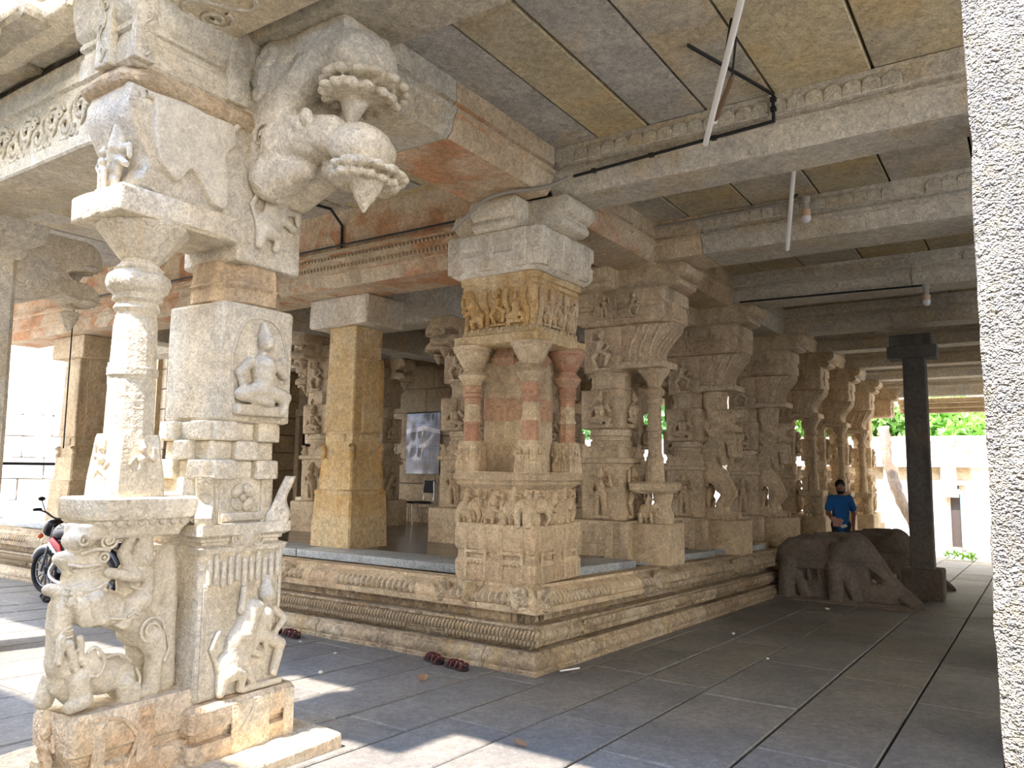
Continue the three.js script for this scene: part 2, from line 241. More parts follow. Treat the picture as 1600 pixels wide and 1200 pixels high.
// ---------------------------------------------------------------- helpers: things and parts
const taken = {};
const numbered = (n) => { const k = (taken[n] = (taken[n] ?? -1) + 1); return k ? n + '_' + String(k).padStart(3, '0') : n; };
const part = (parent, name, geo, mat, o = {}) => { const g = o.raw ? geo : uvBox(Array.isArray(geo) ? G(geo) : bare(geo), o.uv); const m = new THREE.Mesh(g, mat); m.name = name; m.castShadow = m.receiveShadow = true; if (o.label) m.userData.label = o.label; if (o.kind) m.userData.kind = o.kind; if (o.at) m.position.set(...o.at); if (o.rot) m.rotation.set(...o.rot); parent.add(m); return m; };
function thing(name, label, category, at = [0, 0, 0], ry = 0, group) { const o = new THREE.Group(); o.name = numbered(name); o.position.set(...at); o.rotation.y = ry; o.userData = { label, category }; if (group) o.userData.group = group; scene.add(o); return o; }
function struct(name, at = [0, 0, 0]) { const o = new THREE.Group(); o.name = name; o.position.set(...at); o.userData = { kind: 'structure' }; scene.add(o); return o; }
const single = (name, label, category, geo, mat, o = {}) => { const m = part(scene, numbered(name), geo, mat, o); m.userData = { label, category }; if (o.group) m.userData.group = o.group; return m; };
const spiral = (r, turns = 1.6, d = 1, tr = 0.1) => tube(Array.from({ length: 24 }, (_, i) => { const t = i / 23, a = t * turns * 2 * Math.PI * d, q = r * (1 - 0.85 * t); return [Math.cos(a) * q, Math.sin(a) * q, 0]; }), r * tr * 1.6, 36, 5);

// ---------------------------------------------------------------- the setting: floor
const slab = (w, h, d, c = 0.006) => {                         // a cheap paving piece, top edges chamfered, top at y = 0
  const a = w / 2, b = d / 2, P = [[-a, -h, -b], [a, -h, -b], [a, -h, b], [-a, -h, b], [-a, -c, -b], [a, -c, -b], [a, -c, b], [-a, -c, b], [-a + c, 0, -b + c], [a - c, 0, -b + c], [a - c, 0, b - c], [-a + c, 0, b - c]];
  const idx = [0, 1, 2, 0, 2, 3, 8, 10, 9, 8, 11, 10];
  for (const k of [0, 4]) for (let i = 0; i < 4; i++) { const j = (i + 1) % 4; idx.push(k + i, k + 4 + j, k + j, k + i, k + 4 + i, k + 4 + j); }
  const g = new THREE.BufferGeometry(); g.setAttribute('position', new THREE.Float32BufferAttribute(P.flat(), 3)); g.setIndex(idx); const n = g.toNonIndexed(); n.computeVertexNormals(); return n;
};
const tilt = -Math.atan(KF);
{
  const floor = struct('floor'); floor.rotation.x = tilt;
  part(floor, 'bedding', T(new THREE.BoxGeometry(24, 0.3, 34.5), -1.5, -0.215, -8), plain('dark_joint_earth', 0x4a463f, 1));
  const xs = [-13.2]; { const r = rng(3); const fixed = [-1.98, -1.42, -0.95, -0.38, 0.16, 0.72, 1.3, 2.06, 2.76, 3.4]; let x = -13.2; while (x < -2.5) { x += 0.5 + 0.22 * r(); xs.push(x); } xs[xs.length - 1] = -2.5; xs.push(...fixed); x = 3.4; while (x < 10) { x += 0.55 + 0.2 * r(); xs.push(x); } }
  const r = rng(21), far = [];
  let count = 0;
  for (let i = 0; i < xs.length - 1; i++) {
    let z = 8.5 - r() * 1.2;
    while (z > -25) {
      const L = 1.1 + 1.5 * r(), x0 = xs[i], x1 = xs[i + 1], zc = z - L / 2, xc = (x0 + x1) / 2;
      const under = xc < -0.7 && zc < -1.6;
      if (!under) {
        const g = slab(x1 - x0 - 0.018, 0.06, L - 0.018, 0.008); g.translate(xc, (r() - 0.5) * 0.006, zc);
        const near = xc > -11 && xc < 4 && zc < 4.6 && zc > -20;
        if (near && count < 298) { count++; part(floor, 'paving_slab', g, r() < 0.62 ? MPave : MPave2); } else far.push(g);
      }
      z -= L;
    }
  }
  part(floor, 'distant_paving', far, MYard, { kind: 'stuff' });
  part(floor, 'open_yard', [T(new THREE.BoxGeometry(36, 0.06, 90), 28.1, -0.03, -10), T(new THREE.BoxGeometry(30, 0.06, 90), -28.3, -0.03, -10), T(new THREE.BoxGeometry(24, 0.06, 26), -1.5, -0.03, 21.6), T(new THREE.BoxGeometry(24, 0.06, 24), -1.5, -0.03, -37.2)], MYard);
}

// ---------------------------------------------------------------- the setting: the raised platform with its moulded plinth
const platform = struct('trim_1');
{
  const core = [T(new THREE.BoxGeometry(12.6, 0.98, 0.5), -6.6, 0.18, -0.55), T(new THREE.BoxGeometry(0.5, 0.98, 8.1), -0.55, 0.05, -4.2), T(new THREE.BoxGeometry(0.5, 0.98, 10.2), -0.55, -0.25, -16.2), T(new THREE.BoxGeometry(12.2, 0.5, 20.6), -6.7, 0.0, -11)];
  part(platform, 'core', core, MTan);
  const arc = (o0, y0, o1, y1, bulge, n = 6) => Array.from({ length: n + 1 }, (_, i) => { const t = i / n; return [mix(o0, o1, t) + Math.sin(t * Math.PI) * bulge, mix(y0, y1, t)]; });
  const back = -0.34;
  const baseProf = [[back, -0.12], [0.0, -0.12], [0.015, 0.03], ...arc(0.0, 0.04, -0.02, 0.15, 0.03, 4), [-0.03, 0.155], [-0.03, 0.185], [-0.12, 0.19], [back, 0.19]];
  const ribProf = [[back, 0.19], [-0.14, 0.19], [-0.14, 0.222], [-0.06, 0.23], ...arc(-0.06, 0.24, -0.06, 0.365, 0.04, 6), [-0.06, 0.372], [-0.035, 0.378], [-0.035, 0.4], [-0.18, 0.405], [-0.19, 0.5], [back, 0.5]];
  const corProf = [[back, 0.5], [-0.12, 0.5], [-0.12, 0.515], [0.01, 0.512], [0.02, 0.565], ...arc(0.0, 0.57, -0.09, 0.71, 0.045, 6), [-0.1, 0.715], [-0.1, 0.745], [back, 0.745]];
  const r = rng(5);
  // station lists: along the left face (z = 0), round the corner, along the right face (x = 0)
  const left = (x0, x1) => { const n = Math.max(2, Math.round(Math.abs(x1 - x0) / 0.16)); return Array.from({ length: n + 1 }, (_, i) => [mix(x0, x1, i / n), 0, 0, 1]); };
  const right = (z0, z1) => { const n = Math.max(2, Math.round(Math.abs(z1 - z0) / 0.16)); return Array.from({ length: n + 1 }, (_, i) => [0, mix(z0, z1, i / n), 1, 0]); };
  const gap = 0.008;
  for (const [prof, nm, cl0, cr0, mt] of [[baseProf, 'base_stone', 0.55, 0.8, MPlinth], [ribProf, 'rib_course_stone', 0.9, 0.6, MPlinth], [corProf, 'cornice_stone', 0.62, 0.62, MTan]]) {
    const cs = [...left(-cl0, -0.12), [0, 0, 1, 1], ...right(-0.12, -cr0)];
    part(platform, nm, sweep(prof, cs), mt);
    let x = -cl0 - gap; while (x > -11.5) { const L = 1.1 + 1.5 * r(), e = Math.max(-12, x - L); part(platform, nm, sweep(prof, left(e, x)), r() < 0.6 ? MPlinth : mt); x = e - gap * (1 + r()); }
    let z = -cr0 - gap; while (z > -7.4) { const L = 1.1 + 1.5 * r(), e = Math.max(-8.0, z - L); part(platform, nm, sweep(prof, right(z, e)), r() < 0.6 ? MPlinth : mt); z = e - gap * (1 + r()); }
    z = -11.3; while (z > -20.5) { const L = 2.2 + 1.5 * r(), e = Math.max(-21.2, z - L); part(platform, nm, sweep(prof, right(z, e)), MPlinth); z = e - gap; }
  }
  // petals carved along the rib course: two rows, each petal a rounded leaf
  const petal = (h) => { const g = new THREE.SphereGeometry(1, 7, 6); g.scale(0.0185, h, 0.03); return bare(g); };
  const up = petal(0.052), dn = petal(0.034), L = [], Rr = [];
  for (let x = 0.0; x > -11.4; x -= 0.041) { const bad = n3(x * 1.3, 4, 2) > 0.7; if (bad) continue; L.push(T(up, x + 0.0, 0.325, -0.022 + 0.004 * n3(x * 9, 1, 1), 0, 0.05, -0.28)); if (n3(x * 1.7, 9, 2) < 0.3) L.push(T(dn, x, 0.262, -0.034, 0, -0.2, -0.28)); }
  for (let z = 0.0; z > -7.6; z -= 0.041) { if (n3(z * 1.6, 14, 3) > 0.4) continue; Rr.push(T(up, -0.022, 0.325 + FY(z), z, 0, 0.28, -0.05)); if (n3(z * 1.7, 19, 2) < 0.1) Rr.push(T(dn, -0.034, 0.262 + FY(z), z, 0, 0.28, 0.2)); }
  part(platform, 'petal_moulding', L, MPlinth); part(platform, 'petal_moulding', Rr, MPlinth);
  // lobes cut in the cornice: short rounded gadroons between plain lengths
  const gad = bare(new THREE.SphereGeometry(1, 8, 7).scale(0.032, 0.058, 0.016)), A = [], B = [];
  for (let x = -0.1; x > -11.3; x -= 0.072) if (Math.sin(x * 4.1) < 0.55) A.push(T(gad, x, 0.625, -0.002, 0, -0.5));
  for (let z = -0.1; z > -7.6; z -= 0.072) if (Math.sin(z * 3.1 + 1) < 0.2) B.push(T(gad, -0.002, 0.625 + FY(z), z, Math.PI / 2, -0.5));
  part(platform, 'cornice_gadroons', A, MPlinth); part(platform, 'cornice_gadroons', B, MPlinth);
  // scroll knots standing on the cornice
  for (const [x, z] of [[-0.2, 0], [0, -0.12], [-1.05, 0], [-3.25, 0], [-3.5, 0], [0, -2.62], [-0.75, 0], [0, -5.4]]) part(platform, 'cornice_knot', T(nets([['e', 0, 0, 0, 0.09, 0.1, 0.05, 0.03], ['e', 0.05, 0.05, 0.02, 0.05, 0.05, 0.04, 0.03], ['e', -0.05, 0.06, 0.02, 0.045, 0.04, 0.04, 0.03], ['e', 0, -0.06, 0.03, 0.04, 0.05, 0.04, 0.02]], [-0.16, -0.16, -0.1], [0.16, 0.16, 0.1], 0.014, { amp: 0.012, f: 18 }), x, 0.64 + FY(z), z - (x === 0 ? 0 : 0.02), x === 0 ? Math.PI / 2 : 0), MPlinth);
  // grey granite edging slabs on top
  for (const [x0, x1] of [[-4.6, -3.42], [-3.4, -1.08], [-8.6, -6.7], [-6.68, -4.62], [-10.9, -8.62]]) part(platform, 'edging_slab', T(flatBox(x1 - x0, 0.085, 0.5, 0.006), (x0 + x1) / 2, 0.745, -0.55), MEdge);
  for (const [z0, z1] of [[-2.6, -1.0], [-5.3, -2.95], [-7.9, -5.7]]) part(platform, 'edging_slab', T(flatBox(0.5, 0.085, z0 - z1 < 0 ? z1 - z0 : z0 - z1, 0.006), -0.5, 0.745 + FY((z0 + z1) / 2), (z0 + z1) / 2, 0, tilt), MEdge);
  // polished floor slabs of the hall
  for (let i = 0; i < 9; i++) for (let j = 0; j < 15; j++) { const x = -1.45 - i * 1.36, z = -1.5 - j * 1.36; const g = slab(1.352, 0.05, 1.352, 0.003); part(platform, 'hall_floor_slab', T(g, x, 0.825 + FY(z), z, 0, tilt), MPolish); }
}
// steps down between the two elephants
{
  const st = struct('trim_2');
  for (let i = 0; i < 4; i++) part(st, 'step', T(box(0.42, 0.95 - i * 0.2, 3.0, { r: 0.02, amp: 0.008 }), 0.12 + i * 0.34, -0.52, -9.6), MTan);
}

// ---------------------------------------------------------------- the setting: beams, ceiling, roof
const ceiling = struct('ceiling');
{
  const r = rng(77), yb = 4.75, gs = (w, d) => { const g = slab(w, 0.2, d, 0.008); g.rotateX(Math.PI); return g; };
  const tones = [MCeilG, MCeilY, MCeilG, MCeil, MCeilY, MCeilY, MCeil];
  const bay = (x0, x1, z0, z1, w, mt) => { let x = x0; while (x < x1 - 0.05) { const e = Math.min(x1, x + w * (0.85 + 0.3 * r())); part(ceiling, 'ceiling_slab', T(gs(e - x - 0.02, z1 - z0), (x + e) / 2, yb + (r() - 0.5) * 0.016, (z0 + z1) / 2), mt === MCeil ? tones[Math.floor(r() * 7)] : mt); x = e; } };
  const fix = (list, z0, z1) => { for (let i = 0; i < list.length - 1; i++) part(ceiling, 'ceiling_slab', T(gs(list[i + 1] - list[i] - 0.02, z1 - z0), (list[i] + list[i + 1]) / 2, yb + (r() - 0.5) * 0.016, (z0 + z1) / 2), tones[i % 7]); };
  fix([-0.1, 0.51, 1.0, 1.52, 2.07, 2.79, 3.5, 4.4], -0.4, 3.0);
  bay(-11, -0.12, -0.4, 3.0, 0.62, MCeil);
  const zb = [-0.45, -3.15, -6.0, -8.95, -11.55, -14.6, -17.5, -20.2];
  for (let i = 0; i < zb.length - 1; i++) { bay(-0.3, 4.4, zb[i + 1] - 0.2, zb[i] + 0.2, 0.72, MCeil); bay(-12.4, -0.32, zb[i + 1] - 0.2, zb[i] + 0.2, 1.6, MCeil); }
  part(ceiling, 'roof_fill', [T(new THREE.BoxGeometry(17.4, 0.4, 24.2), -4.0, 5.2, -8.6), T(new THREE.BoxGeometry(5.2, 0.4, 20), 7.2, 5.0, -6.5)], MBeam);  // second box: unseen roof added on the right to darken the pillar rows
}
// scallops: a row of carved half-round petals along a beam
const scal = (() => { const s = new THREE.Shape(); s.moveTo(-0.06, 0); s.absarc(0, 0, 0.06, Math.PI, 0, true); s.lineTo(0.06, -0.05); s.lineTo(-0.06, -0.05); const g = new THREE.ExtrudeGeometry(s, { depth: 0.014, bevelEnabled: true, bevelSize: 0.008, bevelThickness: 0.008, bevelSegments: 1, curveSegments: 5 }); return bare(g); })();
// a beam along x between x0 and x1: front face z, profile with fillets; stones end at joints
function beamX(name, label, x0, x1, zf, zb, y0, y1, o = {}) {
  const t = thing(name, label, 'beam', [0, 0, 0], 0, o.group), H = y1 - y0;
  const prof = o.prof ?? [[0, 1], [0, 0.62], [-0.03, 0.58], [-0.03, 0.5], [0.012, 0.48], [0.012, 0.4], [-0.02, 0.36], [-0.05, 0.12], [-0.1, 0]];
  const j = [x0, ...(o.joints ?? []), x1];
  for (let i = 0; i < j.length - 1; i++) {
    const a = j[i] + (i ? 0.004 : 0), b = j[i + 1] - 0.004, n = Math.max(2, Math.round((b - a) / 0.22)), pr = [...prof.map(([q, v]) => [q, y0 + v * H]), [zb - zf + 0.06, y0], [zb - zf, y0 + 0.08], [zb - zf, y1]];
    const pos = sweep(pr.map(([q, y]) => [q, y]).reverse(), Array.from({ length: n + 1 }, (_, k) => [mix(a, b, k / n), zf, 0, 1]), { amp: 0.007 });
    const p = pos.attributes.position; for (let k = 0; k < p.count; k++) p.setY(k, p.getY(k) - FY(p.getZ(k)));
    part(t, 'beam_stone', pos, (o.mats ?? [MBeam])[i % (o.mats ?? [MBeam]).length]);
  }
  if (o.scallops) { const L = []; for (let x = x0 + 0.35; x < x1 - 0.1; x += 0.135) if (n3(x * 2.2, zf * 3, 5) < 0.45) L.push(T(scal, x, y0 + 0.74 * H, zf - 0.004)); part(t, 'scallop_frieze', L, MBeam); }
  return t;
}
const beamZ = (name, label, z0, z1, xf, xb, y0, y1, o = {}) => { const t = thing(name, label, 'beam', [0, 0, 0], 0, o.group), H = y1 - y0, j = [z0, ...(o.joints ?? []), z1];
  const prof = o.prof ?? [[0, 1], [0, 0.62], [-0.03, 0.58], [-0.03, 0.52], [0.012, 0.5], [0.012, 0.42], [-0.01, 0.38], [-0.04, 0.1], [-0.08, 0]];
  for (let i = 0; i < j.length - 1; i++) { const a = j[i] - (i ? 0.004 : 0), b = j[i + 1] + 0.004, n = Math.max(2, Math.round(Math.abs(b - a) / 0.22)), pr = [...prof.map(([q, v]) => [q, y0 + v * H]), [xb - xf + 0.06, y0], [xb - xf, y0 + 0.08], [xb - xf, y1]];
    const g = sweep(pr.reverse(), Array.from({ length: n + 1 }, (_, k) => [xf, mix(a, b, k / n), 1, 0]), { amp: 0.007 }), p = g.attributes.position; for (let k = 0; k < p.count; k++) p.setY(k, p.getY(k) - FY(p.getZ(k)));
    part(t, 'beam_stone', g, (o.mats ?? [MBeam])[i % (o.mats ?? [MBeam]).length]); }
  return t; };
const YB = 4.3, YC = 4.745;
beamX('stone_beam', 'broad stone beam over the nearest open bay, black cable clipped along it', 0.0, 4.4, -0.16, -0.78, YB, YC, { scallops: true, joints: [], mats: [MBeam] });
beamX('stone_beam', 'scalloped stone beam with a white conduit along its top and a stained left end', -0.1, 4.4, -2.68, -3.5, YB, YC, { scallops: true, joints: [0.55], mats: [MBeamO, MBeam] });
for (const [zc, lab, jn] of [[-6.0, 'third scalloped cross beam, bulb holder hanging at its joint', [2.4]], [-8.95, 'cross beam resting on the dark plain pillar', [1.75]], [-11.55, 'cross beam beyond the dark plain pillar', []], [-14.6, 'cross beam with scallops, second from the far eave', []], [-17.5, 'last cross beam before the far eave', []]])
  beamX('stone_beam', lab, -0.1, 4.4, zc + 0.33, zc - 0.33, YB, YC, { scallops: true, joints: jn, mats: [MBeam] });
beamX('stone_beam', 'far eave beam at the open end above the courtyard', -0.6, 4.4, -19.9, -20.5, 4.05, YC, {});
beamX('stone_beam', 'yellowish stone beam along the open front of the hall', -0.25, 4.4, 3.08, 2.5, YB, YC, { mats: [MCeil], prof: [[0, 1], [0, 0.1], [-0.03, 0]] });
const friezeBeam = beamX('stone_beam', 'front beam with carved scroll frieze and plain underside', -11, -0.8, 3.12, 2.5, 4.0, YC, { mats: [MCream], prof: [[0, 1], [0, 0.8], [0.03, 0.78], [0.03, 0.7], [0, 0.68], [0, 0.16], [0.035, 0.14], [0.035, 0.02], [0.02, 0]] });
{ const L = []; for (let i = 0; i < 34; i++) { const x = -0.95 - i * 0.2; L.push(T(spiral(0.11, 1.7, i % 2 ? 1 : -1, 0.13), x, 4.28 + (i % 2 ? 0.06 : -0.05), 3.125)); L.push(T(spiral(0.06, 1.3, i % 2 ? -1 : 1, 0.16), x - 0.1, 4.2 + (i % 2 ? -0.04 : 0.16), 3.125)); L.push(T(tube([[0, 0, 0], [0.05, 0.06, 0.01], [0.03, 0.14, 0.005], [0.08, 0.2, 0]], 0.014), x, 4.2, 3.122)); } part(friezeBeam, 'scroll_frieze', L, MCream); }
beamZ('stone_beam', 'stone beam with a rust orange stain joining the lion pillar to the corner pillar', 2.55, -0.14, 0.08, -0.78, YB, YC, { joints: [1.35], mats: [MBeam, MBeamO] });
beamZ('stone_beam', 'long stone beam over the row of platform pillars', -0.8, -20.2, -0.02, -0.8, YB - 0.02, YC, { joints: [-2.7, -5.8, -8.8, -11.4, -14.4, -17.4], mats: [MBeamO, MTan, MBeam] });
// the doubled beam over the platform's front edge
beamX('stone_beam', 'upper course of the doubled beam over the platform front', -11.2, -0.6, -0.36, -0.95, 4.26, YC, { joints: [-3.0, -6.1, -9.1], mats: [MBeamO], prof: [[0, 1], [0, 0.1], [-0.015, 0]] });
{ const t = beamX('stone_beam', 'lower pinkish course of the doubled beam with a row of carved beads', -11.2, -1.0, -0.28, -1.0, 3.82, 4.25, { joints: [-2.55, -6.1, -9.1], mats: [MBeamO], prof: [[0, 1], [0.01, 0.9], [-0.02, 0.86], [-0.02, 0.78], [0, 0.76], [0, 0.5], [0.012, 0.48], [0.012, 0.36], [-0.01, 0.34], [-0.06, 0]] });
  const L = []; const bead = new THREE.SphereGeometry(0.02, 6, 4); for (let x = -3.6; x < -1.1; x += 0.055) { L.push(T(bead, x, 4.16, -0.278)); L.push(T(bead, x, 4.04, -0.276, 0, 0, 0, [0.8, 1.8, 0.8])); } part(t, 'bead_row', L, MBeamO); }
// beams inside the hall
for (const z of [-3.2, -6.0, -8.95, -11.6]) beamX('hall_beam', 'dim cross beam inside the pillared hall', -12.4, -0.9, z + 0.32, z - 0.32, 3.95, YC, { mats: [MBeam], group: 'beams inside the hall' });
for (const x of [-3.25, -6.2, -9.2]) beamZ('hall_beam', 'dim lengthwise beam inside the pillared hall', -1.05, -20, x + 0.3, x - 0.3, 3.9, YC, { mats: [MBeam], group: 'beams inside the hall' });
// the eave along the open front: a rounded eave beam east of the lion pillar, ribbed eave stones west of it
{
  const t = thing('eave_beam', 'thick eave stone with a rounded end and scrolls carved beneath', 'eave');
  const out = spline([[-1.12, 4.9], [-1.1, 4.66], [-0.98, 4.48], [-0.8, 4.35], [-0.6, 4.29], [-0.3, 4.28], [1.5, 4.28], [9.6, 4.28]], 60); out.push([9.6, 5.05], [-1.1, 5.05]);
  part(t, 'eave_stone', T(extrude(out, 0.54, 0.03), 0, 0, 3.4), MCream);
  const L = []; const sp = (cx, cz, r, d) => tube(Array.from({ length: 26 }, (_, i) => { const a = i * 0.42 * d, q = r * (1 - i / 30); return [cx + Math.cos(a) * q, 4.275, cz + Math.sin(a) * q]; }), 0.016, 40, 5);
  for (let i = 0; i < 9; i++) { const x = -0.6 + i * 0.26; L.push(sp(x, 3.35 + (i % 2) * 0.14, 0.1, i % 2 ? 1 : -1)); }
  L.push(tube(Array.from({ length: 40 }, (_, i) => [-0.7 + i * 0.06, 4.276, 3.42 + 0.13 * Math.sin(i * 0.75)]), 0.018, 90, 5));
  part(t, 'carved_scrolls', L, MCream);
  part(t, 'added_eave_stone', T(box(1.35, 0.3, 0.72, { r: 0.05, amp: 0.015 }), -0.5, 4.64, 4.02), MCream);  // unseen projecting stone added to shade the top of the lion pillar
  const w = thing('stepped_eave', 'stepped eave courses with wavy worn edges over the left front', 'eave'), r = rng(17);
  for (let i = 0; i < 4; i++) { let x = -1.2 - 0.3 * i; while (x > -11) { const L = 0.7 + 1.1 * r(); part(w, 'eave_course', T(box(L - 0.02, 0.16, 0.26, { r: 0.06, amp: 0.025, f: 5, max: 9 }), x - L / 2, 4.79 - 0.045 * i + 0.03 * r(), 3.2 + 0.17 * i), i % 2 ? MCream : MCeil); x -= L; } }
}
{ const t = thing('far_eave', 'ribbed eave stones over the far open end', 'eave'); for (let i = 0; i < 3; i++) part(t, 'eave_course', T(box(3.3, 0.16, 0.34, { r: 0.04, amp: 0.012, max: 14 }), 1.93, 3.88 - i * 0.13, -20.75 - i * 0.26), MTan); }

// the unseen roof of the facing pavilion, under which the viewer stands: it shades the paving in front of the lion pillar
{ const t = struct('unseen_pavilion_3'); part(t, 'roof_slab', T(box(17, 0.4, 5.2, { r: 0.04, max: 8, seg: 1 }), -1.4, 4.7, 7.9), MCeil); for (const [x, z] of [[-9.3, 6.0], [-9.3, 9.8], [6.6, 6.0], [6.6, 9.8], [-1.4, 9.8]]) part(t, 'post', T(box(0.5, 4.5, 0.5, { max: 4 }), x, 0.22, z), MGranite); const r = rng(41); for (let k = 0; k < 7; k++) { let x = -10; while (x < 10.4) { const L = 0.9 + 0.9 * r(); part(t, 'wall_stone', T(box(L - 0.012, 0.51, 0.5, { r: 0.02, amp: 0.01, max: 2 }), x + L / 2, 0.3 + k * 0.52, 10.5), MBeam); x += L; } } }  // back wall stones: unseen, added to cut the light from behind the viewer


// unseen wall added far right, open towards the front, to darken the inner rows
{ const w = struct('added_wall_side'), r = rng(23); for (let k = 0; k < 10; k++) { let z = -2.0; while (z > -13) { const L = 0.9 + 0.8 * r(); part(w, 'wall_stone', T(box(0.5, 0.51, L - 0.012, { r: 0.02, amp: 0.01, max: 2 }), 9.4, -0.5 + k * 0.52, z - L / 2), MBeam); z -= L; } } }

